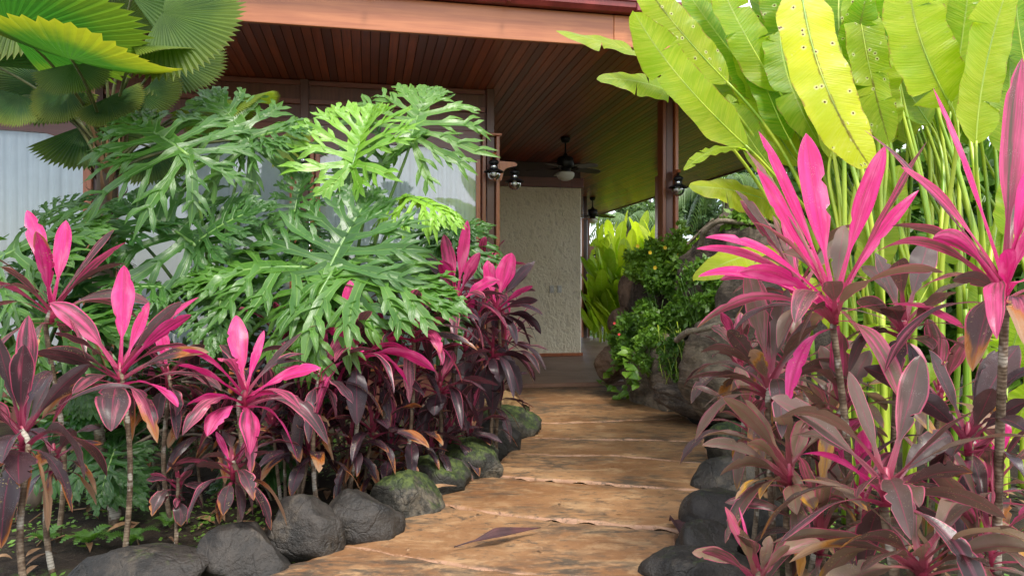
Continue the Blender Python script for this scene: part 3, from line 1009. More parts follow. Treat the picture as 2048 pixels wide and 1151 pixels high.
# ------------------------------------------------------------------ lanterns
def lantern(label, u, v, z, arm_dir, arm_len, top_dz=0.17):
    """u,v,z: centre of the shade in house coordinates; the arm runs back from the hook to its post"""
    t = thing('lantern', label, 'lantern', H(u, v, z), YAW, 'glass globe lanterns on the posts')
    m = MAT['black_metal']
    Geo().lathe([(0.0, 0.155), (0.012, 0.155), (0.016, 0.135), (0.030, 0.128), (0.046, 0.120), (0.058, 0.108), (0.060, 0.085), (0.052, 0.078), (0.034, 0.076), (0.0, 0.076)], 18).obj('cap', m, t)
    Geo().lathe([(0.0, 0.077), (0.030, 0.077), (0.032, 0.05), (0.030, 0.020), (0.0, 0.018)], 16).obj('neck', MAT['chrome'], t)
    for k in range(4):
        a = k * math.pi / 2 + 0.5
        Geo().tube([(0.047 * math.cos(a), 0.047 * math.sin(a), 0.09), (0.060 * math.cos(a), 0.060 * math.sin(a), 0.0)], 0.004, 6).obj('strut', m, t)
    Geo().lathe([(0.034, 0.032), (0.060, 0.020), (0.100, 0.000), (0.116, -0.012), (0.117, -0.017), (0.100, -0.008), (0.060, 0.012), (0.034, 0.024)], 24).obj('shade', m, t)
    gl = [(0.06 * math.cos(a) * 1.28, -0.04 + 0.078 * math.sin(a)) for a in np.linspace(1.1, -math.pi / 2, 14)]
    Geo().lathe(gl, 20).obj('globe', MAT['globe_glass'], t)
    Geo().lathe([(0.0, 0.02), (0.016, 0.015), (0.02, -0.01), (0.028, -0.035), (0.024, -0.055), (0.0, -0.066)], 14).obj('bulb', MAT['bulb_white'], t)
    ring = [(0.014 * math.cos(a), 0, 0.168 + 0.014 * math.sin(a)) for a in np.linspace(0, 2 * math.pi, 12)]
    Geo().tube(ring, 0.0035, 6, False).obj('hook', m, t)
    # wooden bracket: shaped profile extruded sideways
    ax = np.array((arm_dir[0], arm_dir[1], 0.0))
    sd = np.array((-arm_dir[1], arm_dir[0], 0.0)) * 0.021
    pr = [(0.03, 0.185), (0.02, 0.20), (-0.01, 0.215), (-arm_len, 0.222), (-arm_len, -0.02), (-arm_len + .035, 0.0), (-arm_len + .05, 0.05),
          (-arm_len + .06, 0.10), (-arm_len + .085, 0.135), (-arm_len + .12, 0.15), (-.01, 0.165), (0.02, 0.172)]
    if arm_len < 0.13:
        pr = [(0.035, 0.185), (0.025, 0.205), (-arm_len, 0.215), (-arm_len, 0.10), (-arm_len + .03, 0.135), (0.0, 0.162), (0.028, 0.17)]
    n = len(pr)
    V = [ax * a + sd + np.array((0, 0, z_)) for a, z_ in pr] + [ax * a - sd + np.array((0, 0, z_)) for a, z_ in pr]
    Fs = [tuple(range(n)), tuple(range(2 * n - 1, n - 1, -1))] + [(j, n + j, n + (j + 1) % n, (j + 1) % n) for j in range(n)]
    mesh_obj('bracket', np.array(V), Fs, MAT['post_wood'], t, smooth=False)
    return t


def lantern_at(label, px, py, d, arm_dir, arm_len):
    u, v, z = to_house(P(px, py, d))
    return lantern(label, u, v, z, arm_dir, arm_len)


lantern('glass globe lantern on the front of the corner post beside the plaster wall', 0.01, -0.21, 2.70, (0, -1), 0.12)
lantern('glass globe lantern on the longer side arm right of the corner post', 0.30, 0.02, 2.63, (1, 0), 0.195)
lantern('glass globe lantern on the window post behind the split-leaf plants', -PW - 0.0, -0.21, 2.70, (0, -1), 0.12)
lantern('glass globe lantern on the post standing on the mossy rocks', 2.28, -0.21, 2.58, (0, -1), 0.12)
lantern('small lantern on a side arm behind the rock-top post', 4.78, 5.45, 2.40, (1, 0), 0.225)
lantern('tiny far lantern on the slim post at the back of the veranda', 4.36, 9.4, 2.20, (1, 0), 0.225)


# ------------------------------------------------------------------ ceiling fans
def fan(label, px, py, d, rot):
    c = P(px, py, d)
    t = thing('ceiling_fan', label, 'fan', (c[0], c[1], ZC - 0.001), YAW, 'ceiling fans under the veranda')
    m = MAT['black_metal']
    Geo().lathe([(0.0, -0.001), (0.075, -0.001), (0.078, -0.03), (0.06, -0.075), (0.02, -0.09), (0.0, -0.09)], 20).obj('canopy', m, t)
    Geo().lathe([(0.014, -0.085), (0.014, -0.24), (0.03, -0.26), (0.045, -0.29)], 14).obj('downrod', m, t)
    Geo().lathe([(0.0, -0.285), (0.05, -0.288), (0.11, -0.31), (0.128, -0.33), (0.13, -0.40), (0.125, -0.46), (0.09, -0.485), (0.07, -0.50), (0.09, -0.53), (0.125, -0.545), (0.0, -0.55)], 24).obj('motor', m, t)
    Geo().lathe([(0.125, -0.546), (0.14, -0.56), (0.138, -0.60), (0.11, -0.645), (0.06, -0.668), (0.0, -0.675)], 24).obj('light_bowl', MAT['opal_glass'], t)
    for k in range(5):
        a = rot + k * 2 * math.pi / 5
        R = np.array([[math.cos(a), -math.sin(a), 0], [math.sin(a), math.cos(a), 0], [0, 0, 1]])
        xs = np.linspace(0.20, 0.62, 16)
        s = np.linspace(0, 1, 16)
        hw = 0.078 * np.clip(s / 0.18, 0, 1) ** 0.5 * np.sqrt(np.clip(1 - ((s - 0.55) / 0.46).clip(0, 1) ** 4, 0, 1)) + 0.012
        pts = np.stack([xs, xs * 0, -0.475 - 0.02 * s], 1)
        V1, F1, _ = strip(pts, (0, 0.18, 1), hw, 5, 0)
        V2 = V1 - np.array((0, 0, 0.008))
        nV = len(V1)
        Fs = [tuple(f) for f in F1] + [tuple(i + nV for i in f[::-1]) for f in F1]
        for j in range(15):
            Fs += [(j * 5, (j + 1) * 5, (j + 1) * 5 + nV, j * 5 + nV), (j * 5 + 4, j * 5 + 4 + nV, (j + 1) * 5 + 4 + nV, (j + 1) * 5 + 4)]
        Fs += [(0, nV, nV + 4, 4), (75, 79, 79 + nV, 75 + nV)]
        bl = mesh_obj('blade', np.vstack([V1, V2]) @ R.T, Fs, MAT['fan_wood'], t, smooth=False)
        iron = Geo().tube(np.array([(0.10, 0, -0.47), (0.16, 0.0, -0.49), (0.24, 0.0, -0.484)]) @ R.T, 0.011, 8)
        iron.obj('blade_iron', m, bl)
    for s in (-1, 1):
        Geo().tube([(s * 0.09, -.03, -0.55), (s * 0.095, -.03, -0.82)], 0.0018, 5).obj('pull_chain', m, t)
    return t


fan('near dark ceiling fan with white bowl light above the plaster wall', 1131, 275, 11.25, 0.25)
fan('far dark ceiling fan with white bowl light near the slim back post', 1185, 394, 18.7, 0.05)


# ------------------------------------------------------------------ stones
def ico(sub):
    import bmesh
    bm = bmesh.new()
    bmesh.ops.create_icosphere(bm, subdivisions=sub, radius=1.0)
    V = np.array([v.co[:] for v in bm.verts])
    Fs = [tuple(v.index for v in f.verts) for f in bm.faces]
    bm.free()
    return V, Fs


ICO4, ICO5 = ico(4), ico(5)


def rock_mesh(size, seed, cuts=9, rough=0.14, fine=0.055, base=None, fs=1.6):
    V0, Fs = base or ICO4
    r = random.Random(seed)
    V = V0.copy()
    for _ in range(cuts):
        n = unit((r.gauss(0, 1), r.gauss(0, 1), r.gauss(0, 0.8)))
        d = r.uniform(0.62, 0.9)
        q = V @ n
        V -= np.outer(np.clip(q - d, 0, None) * 0.95, n)
    k = seed * 3.7
    for i, p in enumerate(V0):
        f = rough * noise.noise((p[0] * fs + k, p[1] * fs, p[2] * fs)) + fine * noise.noise((p[0] * 5 + k, p[1] * 5, p[2] * 5)) + fine * .4 * noise.noise((p[0] * 13 + k, p[1] * 13, p[2] * 13))
        V[i] *= 1 + f
    V *= np.array(size) * 1.12
    return V, Fs


def stone(name, label, px0, py0, px1, py1, seed, mat, group, deep=0.8, cat='stone', zbase=-0.06, rot=0.0, cuts=6, dist=None):
    """boulder filling the pixel box, seated on the ground where its lower rim shows"""
    d = dist or min((CZ - 0.0) * F / (py1 - 575.5), 9.0)
    w = 1.18 * (px1 - px0) / F * d
    h = (py1 - py0) / F * d
    dep = w * deep
    d2 = d + dep * 0.35
    c = P((px0 + px1) / 2, py0, d2)
    zt = c[2]
    z0 = min(zbase - .05, zt - h * 1.05)
    hz = (zt - z0) / 2
    V, Fs = rock_mesh((w / 2 * d2 / d, dep / 2, hz), seed, cuts)
    o = mesh_obj(name, V, Fs, MAT[mat], loc=(c[0], d2, z0 + hz))
    o.rotation_euler = (0, 0, rot)
    return tag(o, label, cat, group)


GL, GR = 'dark stones edging the left side of the path', 'dark stones edging the right side of the path'
stone('edging_stone', 'long low smooth grey boulder at the bottom left of the frame', 150, 1100, 420, 1190, 11, 'stone_dark', GL, 0.6)
stone('edging_stone', 'blunt grey boulder at the very start of the left path edge', 404, 1056, 556, 1165, 12, 'stone_dark', GL)
stone('edging_stone', 'tall grey boulder with a straight crack, third from the near left end', 542, 1002, 672, 1120, 13, 'stone_dark', GL)
stone('edging_stone', 'rounded grey boulder beside the first slab joint on the left', 646, 984, 786, 1086, 14, 'stone_dark', GL)
stone('edging_stone', 'grey boulder with green film beside the fallen brown stick', 752, 950, 876, 1036, 15, 'stone_moss', GL)
stone('edging_stone', 'mossy boulder wedged low behind the fallen brown stick', 810, 918, 926, 990, 16, 'stone_moss', GL)
stone('edging_stone', 'broad boulder with the brightest moss halfway along the left edge', 874, 884, 996, 960, 17, 'stone_moss', GL)
stone('edging_stone', 'plain dark boulder past the mossy ones on the left edge', 948, 842, 1030, 908, 18, 'stone_dark', GL)
stone('edging_stone', 'dark damp boulder jutting into the path near the step', 970, 812, 1066, 876, 19, 'stone_moss', GL)
stone('edging_stone', 'yellow-brown stone at the far left end beside the step', 962, 782, 1034, 822, 20, 'stone_tan', GL)
stone('edging_stone', 'large dark boulder alone on the right edge, beside the fifth slab', 1384, 972, 1540, 1084, 31, 'stone_dark', GR)
stone('edging_stone', 'pale-topped grey boulder just below the large dark one on the right', 1346, 1048, 1464, 1130, 32, 'stone_dark', GR)
stone('edging_stone', 'wide flat tan-grey boulder at the bottom right of the path', 1306, 1104, 1500, 1185, 33, 'stone_dark', GR)
stone('edging_stone', 'dark boulder behind the large one on the right edge', 1402, 920, 1512, 990, 34, 'stone_dark', GR)
stone('edging_stone', 'dark boulder at the foot of the sculpted rocks on the right', 1418, 848, 1520, 930, 35, 'stone_moss', GR)

# the sculpted rock bank on the right of the path
GK = 'sculpted rock bank on the right of the path'


def bank(label, px, py, d, size, seed, mat, cuts=6, rot=0.0, tilt=0.0, fs=1.3, rough=0.16):
    V, Fs = rock_mesh(size, seed, cuts, rough, 0.075, ICO5, fs)
    o = mesh_obj('bank_rock', V, Fs, MAT[mat], loc=P(px, py, d))
    o.rotation_euler = (0, tilt, rot)
    return tag(o, label, 'rock', GK)


bank('tall dark bark-textured rock behind the pink leaves at the top of the bank', 1475, 548, 7.9, (0.56, 0.5, 0.62), 41, 'rock_bark', 5)
bank('smooth round tan-brown rock resting on the veranda floor edge', 1228, 724, 9.5, (0.24, 0.3, 0.26), 42, 'rock_brown', 3, rough=0.08)
bank('grey-tan driftwood-like rock sweeping down to the path', 1335, 760, 8.2, (0.34, 0.5, 0.46), 43, 'rock_grey', 7, 0.4, 0.15, 2.0, 0.3)
bank('brown-grey round rock with a root over it beside the path', 1440, 735, 6.9, (0.40, 0.40, 0.44), 44, 'rock_grey', 4, 0.2, 0.0)
bank('dark gritty rock at the foot of the bank against the path slabs', 1395, 812, 7.2, (0.44, 0.36, 0.13), 45, 'rock_bark', 6, 0.2, 0.38)
bank('reddish upright rock at the left of the leafy rock bush', 1262, 590, 9.6, (0.15, 0.25, 0.26), 46, 'rock_brown', 4)
bank('small round brown rock under the reddish upright one', 1243, 648, 9.5, (0.15, 0.25, 0.20), 47, 'rock_brown', 4)
bank('dark rock holding the leafy bush and the lantern post', 1335, 610, 9.25, (0.44, 0.36, 0.72), 48, 'rock_bark', 5)
bank('pale grey low rock carrying the trailing vine beside the step', 1280, 742, 8.8, (0.22, 0.3, 0.22), 49, 'rock_grey', 6)
bank('dark rock low behind the pink plants right of the bank', 1540, 700, 7.0, (0.55, 0.5, 0.75), 50, 'rock_bark', 5)


def root(label, pts, r0, r1, mat='root_wood', wig=0.02, seed=1):
    pts = np.array([P(*p) for p in pts])
    t = np.linspace(0, len(pts) - 1, 26)
    q = np.stack([np.interp(t, range(len(pts)), pts[:, k]) for k in range(3)], 1)
    for _ in range(3):
        q[1:-1] = (q[:-2] + 2 * q[1:-1] + q[2:]) / 4
    for i, p in enumerate(q):
        q[i] = p + wig * np.array(noise.noise_vector(tuple(p * 4 + seed)))
    r = np.linspace(r0, r1, len(q)) * np.array([1 + 0.25 * noise.noise((i * 0.7, seed, 0)) for i in range(len(q))])
    o = Geo().tube(q, r, 10).obj('root', MAT[mat])
    return tag(o, label, 'root', 'roots lying over the rock bank')


root('thick grey root arching over the top of the bark-textured rock', [(1395, 500, 7.75), (1405, 462, 7.6), (1450, 444, 7.5), (1520, 442, 7.5), (1590, 470, 7.4)], 0.032, 0.022, seed=2, wig=.05)
root('grey root draped over the round rock beside the path', [(1352, 682, 6.75), (1375, 662, 6.6), (1420, 655, 6.5), (1470, 640, 6.5)], 0.03, 0.025, seed=4)
root('pale thin branch leaning diagonally behind the rock', [(1375, 488, 8.0), (1400, 462, 7.9), (1428, 437, 7.8)], 0.016, 0.01, seed=5, wig=0.01)
# ------------------------------------------------------------------ cordyline plants
def cord_profile(n, pet, w, rng):
    u = np.linspace(0, 1, n)
    s = np.clip((u - pet) / (1 - pet), 0, 1)
    a = rng.uniform(0.62, 0.80)
    f = s ** (a + 0.22) * (1 - s) ** 0.78
    f /= f.max()
    ph = rng.uniform(0, 6)
    f = f * (1 + 0.05 * np.sin(u * 17 + ph))
    return np.maximum(w / 2 * f, np.where(u < pet + 0.05, 0.0075 + 0.006 * (1 - u / (pet + .05)), 0.0006))


def cord_leaf(parent, o0, crown, tip, width, arch, pink, brown, green, rng, roll=None, pet=0.27, back=False):
    d = tip - crown
    L = np.linalg.norm(d)
    A = d * np.array((1, 1, 0))
    A = unit(A) if np.linalg.norm(A) > 0.02 else np.array((rng.uniform(-1, 1), rng.uniform(-1, 1), 0))
    mid = crown + d * 0.52 + UP * (arch + 0.13 * np.linalg.norm(d[:2]) / L) * L
    if d[2] < -0.15 * L:                       # hanging leaves leave the crown outwards first
        mid = mid + A * 0.12 * L + UP * 0.22 * L
    n = 28
    pts = bez2(crown, mid, tip, n)
    t = np.linspace(0, 1, n)
    pts = pts + np.cross(A, UP)[None, :] * (0.03 * L * rng.uniform(-1, 1) * np.sin(t * math.pi))[:, None]
    T0 = unit(pts[1] - pts[0])
    N0 = UP - UP.dot(T0) * T0
    if back:
        N0 = N0 + np.array((0, -1.0, 0)) * (0.9 if N0[1] <= 0.05 else -0.9)
    if np.linalg.norm(N0) < 0.25:
        N0 = -A
    if N0.dot(-A) < 0 and T0[2] > 0.6:
        N0 = N0 - A * 0.8
    r = rng.uniform(-0.7, 0.7) if roll is None else roll
    V, Fs, uv = strip(pts, unit(N0), cord_profile(n, pet, width, rng), 7, rng.uniform(0.06, 0.30), r, rng.uniform(0.03, 0.13), rng.uniform(1.4, 3.4), rng.uniform(0, 6), rng.uniform(-0.22, 0.16))
    V = V.reshape(n, 7, 3)
    for _ in range(rng.randint(0, 2 + int(5 * brown))):          # nibbled and torn margins
        i, c_ = rng.randint(int(n * .4), n - 3), rng.choice((0, 6))
        V[i, c_] += (V[i, 3] - V[i, c_]) * rng.uniform(.12, .45)
    V = V.reshape(-1, 3)
    return mesh_obj('leaf', V - o0, Fs, MAT['cordyline_leaf'], parent, uv, True, (pink, brown, green))


CM = 'dense cordylines massed along the left stones'
CL = 'pink cordylines in the left bed'


def cordyline(label, crown, base, heroes=(), fill=6, size=0.52, pink=0.35, green=0.2, brown=0.25, seed=0, group=None, thick=0.012, bend=0.04, d=None, width=0.074):
    """crown: (px, py, d); base: (px, py) of the stem foot on the ground; heroes: (tip px, tip py, width px, k, arch, pink, brown)"""
    rng = random.Random(1000 + seed)
    C = P(*crown)
    if base is None:
        B = np.array((C[0] + rng.uniform(-.08, .08), C[1] + rng.uniform(-.05, .1), -0.06))
    else:
        B = P(base[0], 575.5, crown[2] if len(base) < 2 else base[1])
        B[2] = -0.06
    t = thing('cordyline', label, 'cordyline', B, 0, group)
    # stem
    n = 14
    s = np.linspace(0, 1, n)
    path_ = B + (C - B) * s[:, None]
    side = unit(np.cross(C - B, (rng.uniform(-1, 1), rng.uniform(-1, 1), 0.3)))
    path_ = path_ + side[None, :] * (bend * np.sin(s * math.pi * rng.uniform(0.8, 1.6)))[:, None]
    path_[-1] = C
    path_[0] = B
    Geo().tube(path_ - B, np.linspace(thick * 1.25, thick, n), 8).obj('stem', MAT['cordyline_stem'], t)
    sh = np.array([C - UP * 0.09, C - UP * 0.02, C + UP * 0.035])
    Geo().tube(sh - B, [thick * 1.02, thick * 1.15, thick * 0.5], 8).obj('shoot_tip', MAT['cordyline_shoot'], t)
    for i, hr in enumerate(heroes):
        tx, ty, wpx, k, arch, pk, br = hr[:7]
        rl = hr[7] if len(hr) > 7 else rng.uniform(-0.55, 0.55)
        q = P(tx, ty, crown[2])
        flat = np.linalg.norm(q - C)
        L = max(size * rng.uniform(0.92, 1.08), flat * 1.04)
        dz = math.sqrt(max(L * L - flat * flat, 0.0004))
        dd = crown[2] - min(dz, 0.42) * k
        tip = P(tx, ty, dd)
        start = C - UP * (0.10 * (1 - max(min((tip[2] - C[2]) / L, 1), -0.4)) / 1.4)
        cord_leaf(t, B, start, tip, 0.98 * wpx * (crown[2] + dd) / 2 / F, arch, pk, br, green * rng.uniform(0.4, 1.3), rng, rl, rng.uniform(.22, .30), True)
    a0 = rng.uniform(0, 6.28)
    fill += 8 if group == CM else 8 if group == CL else 6
    for i in range(fill):
        f = i / max(fill - 1, 1)
        az = a0 + i * 2.399
        el = math.radians(78 - (138 if green > .4 else 122) * f ** 0.9 + rng.uniform(-12, 12))
        if heroes:
            el = math.radians(38 - 92 * f + rng.uniform(-10, 10))
        L = size * rng.uniform(0.78, 1.08) * (0.75 + 0.25 * math.sin(f * 2.6 + 0.4))
        A = np.array((math.cos(az), math.sin(az), 0))
        st = C - UP * 0.11 * f
        tip = st + L * (A * math.cos(el) + UP * math.sin(el)) * 0.93
        tip[2] = max(tip[2], 0.03)
        pk = min(1, max(0, pink + (-.1 if heroes else 0.1 if green > 0.4 else 0.4) * 1.0 * (1 - 2.4 * f) - (.2 if heroes else .0) + rng.uniform(-.2, .2)))
        br_ = min(1, max(0, brown + 0.35 * (f - 0.4) + rng.uniform(-.2, .25)))
        cord_leaf(t, B, st, tip, width * rng.uniform(0.8, 1.15), rng.uniform(0.08, 0.26), pk, br_, green * rng.uniform(0.3, 1.4), rng)
    return t


# left bed, near plants -----------------------------------------------------------------
CL = 'pink cordylines in the left bed'
cordyline('tall cordyline with scorched pink upright leaves before the glossy leaf at far left', (104, 612, 3.9), (115, 4.0), [
    (54, 420, 34, -.6, .02, .95, .15, .2), (72, 462, 40, .5, .02, .85, .62, -.2), (132, 440, 34, -.3, .0, 1., .3, .3), (229, 458, 20, .3, .02, .45, .55), (252, 484, 20, .3, .02, .6, .25, .9),
    (0, 533, 26, .2, .18, .35, .6), (-30, 558, 24, .4, .08, .6, .3), (303, 609, 26, -.2, .24, .35, .4), (60, 745, 20, .5, .3, .2, .8)], 2, 0.56, .5, .2, .35, 1, CL)
cordyline('cordyline with the tallest pink leaf at left above a broad grey hanging leaf', (240, 738, 3.7), (246, 3.65), [
    (248, 530, 46, -.5, .0, 1., .0, .0), (297, 604, 24, -.3, -.02, 1., .0, .3), (99, 605, 42, .3, .13, .62, .12, .2), (364, 603, 26, .2, .03, .3, .25), (398, 594, 24, -.2, .02, .7, .25),
    (383, 629, 26, .4, .04, .75, .3), (76, 712, 30, .3, .22, .35, .6), (222, 862, 62, .8, .12, .36, .28, .0), (356, 814, 40, .6, .16, .75, .2), (70, 706, 46, .5, .06, .06, .25), (418, 704, 24, .2, .08, .25, .75),
    (84, 838, 30, .6, .1, .2, .8)], 1, 0.53, .6, .15, .3, 2, CL)
cordyline('cordyline with a star of drooping pink leaves nearest the left stones', (490, 778, 3.7), (462, 3.75), [
    (472, 630, 40, -.5, .0, 1., .0, .0), (528, 660, 18, -.2, .0, .95, .15, .6), (363, 700, 22, .2, .2, .85, .15), (355, 730, 26, .2, .07, .9, .0), (373, 810, 34, .5, .14, .8, .45),
    (414, 872, 48, .7, .1, .72, .1), (500, 909, 48, .8, .1, .68, .15), (595, 922, 36, .6, .14, .72, .4), (641, 736, 30, .2, .07, .92, .25), (604, 664, 22, -.4, .04, .15, .2), (656, 888, 30, .4, .2, .4, .25), (560, 790, 26, .2, .1, .7, .1),
    (445, 690, 22, -.5, .05, .1, .1)], 2, 0.52, .7, .12, .2, 3, CL)
cordyline('dark purple-grey cordyline cut by the left edge of the frame', (45, 858, 3.1), (72, 2.95), [
    (57, 630, 46, -.4, .0, .55, .05, .0), (48, 688, 44, .3, .02, .35, .05, .5), (-12, 660, 40, .1, .02, .2, .1), (180, 728, 30, .2, .03, .05, .3), (106, 748, 36, -.2, .02, .08, .1), (38, 968, 64, .8, .1, .05, .25, .0),
    (168, 962, 60, .6, .3, .05, .35), (-30, 900, 50, .5, .1, .1, .2), (2, 1096, 66, .8, .2, .02, .62), (96, 1066, 20, .7, .35, .0, .98), (-40, 800, 40, .2, .1, .5, .2)], 1, 0.5, .2, .1, .3, 4, CL, width=.085)
cordyline('small cordyline half hidden behind the tallest pink-leaved plant on the left', (335, 742, 4.25), (345, 4.2), [
    (318, 650, 26, -.4, .0, .9, .0), (352, 832, 36, .6, .1, .35, .1), (312, 852, 28, .5, .1, .08, .1), (280, 690, 22, .2, .1, .6, .2), (410, 690, 24, .2, .1, .3, .3)], 4, 0.45, .4, .1, .25, 5, CL)
cordyline('small low cordyline of thin magenta shoots under the star-leaved plant', (466, 922, 3.55), (470, 3.5), [
    (432, 862, 14, -.3, .0, .75, .0), (392, 930, 24, .3, .12, .1, .1), (502, 870, 14, -.2, 0., .6, .0), (352, 925, 16, .3, .15, .5, .1), (446, 1030, 30, .6, .1, .1, .55), (483, 1040, 26, .7, .1, .05, .35),
    (505, 1030, 34, .6, .1, .03, .1), (574, 1052, 26, .5, .2, .1, .95), (545, 905, 28, .2, .1, .05, .1)], 2, 0.36, .3, .1, .3, 6, CL)
cordyline('tiny reddish cordyline seedling between the two thin left stems', (356, 955, 3.7), (352, 3.6), [
    (300, 948, 12, .2, .15, .55, .2), (384, 938, 14, .2, .1, .4, .3), (352, 1015, 12, .5, .1, .5, .1), (368, 1000, 12, .5, .1, .5, .1)], 1, 0.2, .4, .1, .3, 7, CL, 0.009, .01)
# bare old stems at left, in dark soil
cordyline('lone crooked stem with one dry hanging leaf beside the dark plant at left', (107, 900, 3.55), (108, 3.5), [(96, 1062, 18, .7, .35, .0, .98), (150, 860, 26, .3, .1, .05, .3)], 2, .35, .1, .1, .5, 8, CL)

# the dense left mass running back to the step
CM = 'dense cordylines massed along the left stones'
cordyline('magenta-crowned cordyline under the drooping split leaf, in front of the mass', (712, 690, 4.35), (690, 4.4), [
    (700, 560, 34, -.3, .0, .8, .0), (628, 640, 26, -.2, .1, .6, .1), (660, 655, 34, .3, .05, .85, .2), (706, 700, 40, .6, .12, .9, .1), (820, 700, 28, .2, .1, .75, .1), (870, 742, 30, .4, .2, .8, .25),
    (714, 850, 44, .7, .12, .04, .2), (782, 800, 36, .5, .14, .06, .4), (820, 780, 30, .5, .2, .85, .2), (600, 770, 34, .4, .15, .06, .1)], 5, .5, .6, .05, .2, 11, CM)
cordyline('cordyline with one broad glowing pink upright leaf in the middle of the mass', (826, 655, 4.6), (800, 4.7), [
    (832, 562, 42, -.3, .0, 1., .0, .0), (790, 610, 22, -.2, .0, .85, .0), (890, 640, 20, .2, .1, .6, .2), (955, 700, 22, .2, .2, .2, .6), (885, 730, 30, .5, .2, .7, .45), (770, 575, 26, -.4, .05, .15, .1),
    (850, 575, 24, -.5, .05, .85, .1), (765, 690, 26, .4, .1, .85, .1)], 6, .5, .65, .05, .25, 12, CM)
cordyline('tallest cordyline of the mass with curled magenta leaves against the curtain', (915, 595, 5.2), (905, 5.3), [
    (888, 468, 30, .0, .02, .75, .05, .4), (935, 440, 26, -.2, -.02, .85, .0), (845, 500, 24, .2, .02, .12, .1), (880, 520, 30, .4, .02, .85, .0), (960, 505, 26, .2, .02, .7, .0), (1000, 560, 30, .0, .04, .8, .05),
    (890, 622, 40, .7, .1, .04, .1), (960, 655, 36, .6, .16, .04, .1), (1010, 590, 24, .2, .1, .3, .2), (800, 560, 30, .2, .1, .1, .1)], 5, .48, .6, .03, .15, 13, CM)
cordyline('cordyline at the right of the mass with a broad magenta leaf against the plaster wall', (992, 612, 5.6), (985, 5.7), [
    (1024, 505, 40, -.2, .0, .88, .05), (1070, 522, 22, .1, .05, .1, .1), (1062, 530, 34, -.3, .04, .05, .1), (1066, 572, 16, .2, .05, .75, .2), (1076, 600, 20, .3, .05, .2, .1), (1072, 640, 22, .4, .1, .05, .2),
    (975, 520, 28, -.3, .0, .9, .0), (1082, 668, 22, .4, .15, .05, .15), (1060, 690, 24, .4, .15, .04, .1), (1020, 640, 40, .5, .1, .04, .05)], 6, .5, .4, .03, .15, 14, CM)
cordyline('dark cordyline spilling black leaves towards the step', (985, 690, 5.5), (975, 5.5), [
    (1000, 765, 44, .5, .12, .03, .1), (1062, 725, 26, .3, .15, .04, .2), (1068, 770, 22, .4, .2, .05, .6), (955, 880, 26, .4, .2, .03, .5), (1040, 790, 30, .3, .2, .03, .05), (900, 820, 44, .6, .12, .03, .02), (985, 830, 36, .5, .15, .03, .1)],
    7, .52, .22, .03, .12, 15, CM)
cordyline('black-leaved cordyline hanging over the mossiest boulder', (880, 760, 4.95), (872, 4.95), [
    (868, 830, 40, .6, .1, .04, .05), (945, 822, 46, .7, .12, .03, .05), (998, 770, 36, .4, .12, .12, .1), (960, 858, 30, .5, .2, .03, .4), (838, 915, 26, .6, .2, .03, .25), (800, 820, 34, .6, .12, .35, .1),
    (905, 700, 30, -.2, .05, .55, .1)], 7, .5, .3, .03, .15, 16, CM)
cordyline('cordyline with pink-rimmed dark leaves above the rounded boulder at the slab joint', (640, 745, 4.2), (640, 4.2), [
    (560, 735, 30, .3, .1, .5, .2), (672, 835, 26, .5, .25, .45, .3), (612, 870, 34, .6, .12, .08, .3), (700, 655, 30, -.3, .04, .6, .1), (640, 640, 26, -.4, .0, .7, .0), (595, 930, 34, .6, .2, .03, .3)], 7, .48, .4, .05, .25, 17, CM)
fillers = [(760, 745, 4.7), (690, 640, 4.9), (570, 690, 4.6), (830, 740, 5.1), (930, 680, 5.6), (600, 820, 4.4), (745, 850, 4.5), (820, 860, 4.8), (900, 860, 5.2), (545, 840, 4.3), (670, 790, 4.7), (955, 650, 6.0), (960, 560, 6.1), (1010, 690, 6.2), (300, 830, 4.7), (390, 800, 4.6), (440, 860, 4.5), (500, 830, 4.6), (560, 760, 4.9), (620, 890, 4.3), (700, 880, 4.5), (780, 900, 4.7), (860, 900, 5.0), (940, 850, 5.4), (980, 790, 5.7)]
ORD = 'first second third fourth fifth sixth seventh eighth ninth tenth eleventh twelfth thirteenth fourteenth fifteenth sixteenth seventeenth eighteenth nineteenth twentieth twenty-first twenty-second twenty-third twenty-fourth twenty-fifth twenty-sixth twenty-seventh twenty-eighth twenty-ninth thirtieth thirty-first thirty-second thirty-third thirty-fourth thirty-fifth thirty-sixth thirty-seventh'.split()
for i, (x, y, d) in enumerate(sorted(fillers)):
    low = y > 755
    cordyline('plain dark cordyline inside the left mass, %s of its kind from the left' % ORD[i], (x, y, d), None, (), 13 if not low else 13, .5 if not low else .44, .38 if not low else .05, .04, .2 if not low else .45, 30 + i, CM, 0.009)

# right bed ------------------------------------------------------------------------------
CR = 'cordylines crowding the right bed'
cordyline('big hot-pink cordyline in front of the heliconia stalks with leaves swept left', (1670, 605, 3.0), (1688, 3.0), [
    (1612, 266, 62, -.5, -.02, .98, .0, .0), (1513, 337, 48, .2, .0, 1., .0, .2), (1517, 262, 26, -.3, .02, .92, .0), (1770, 292, 40, -.1, .02, .92, .0), (1854, 283, 30, .1, .0, .6, .1), (1491, 300, 26, -.2, .06, .45, .4),
    (1838, 380, 26, .3, .04, .8, .2), (1411, 475, 26, .1, .14, .95, .0), (1396, 553, 32, .3, .12, .95, .0), (1393, 497, 22, -.1, .14, .95, .0), (1478, 545, 38, .4, .12, .85, .25), (1394, 655, 26, .4, .24, .55, .5),
    (1597, 690, 46, .7, .2, .14, .35), (1556, 696, 40, .6, .2, .2, .15), (1660, 562, 44, .7, .1, .35, .35), (1735, 560, 40, .6, .1, .1, .2), (1690, 450, 40, -.6, .0, .05, .1), (1600, 480, 34, -.6, .05, .75, .2)], 3, .62, .7, .5, .25, 51, CR, .014, width=.085)
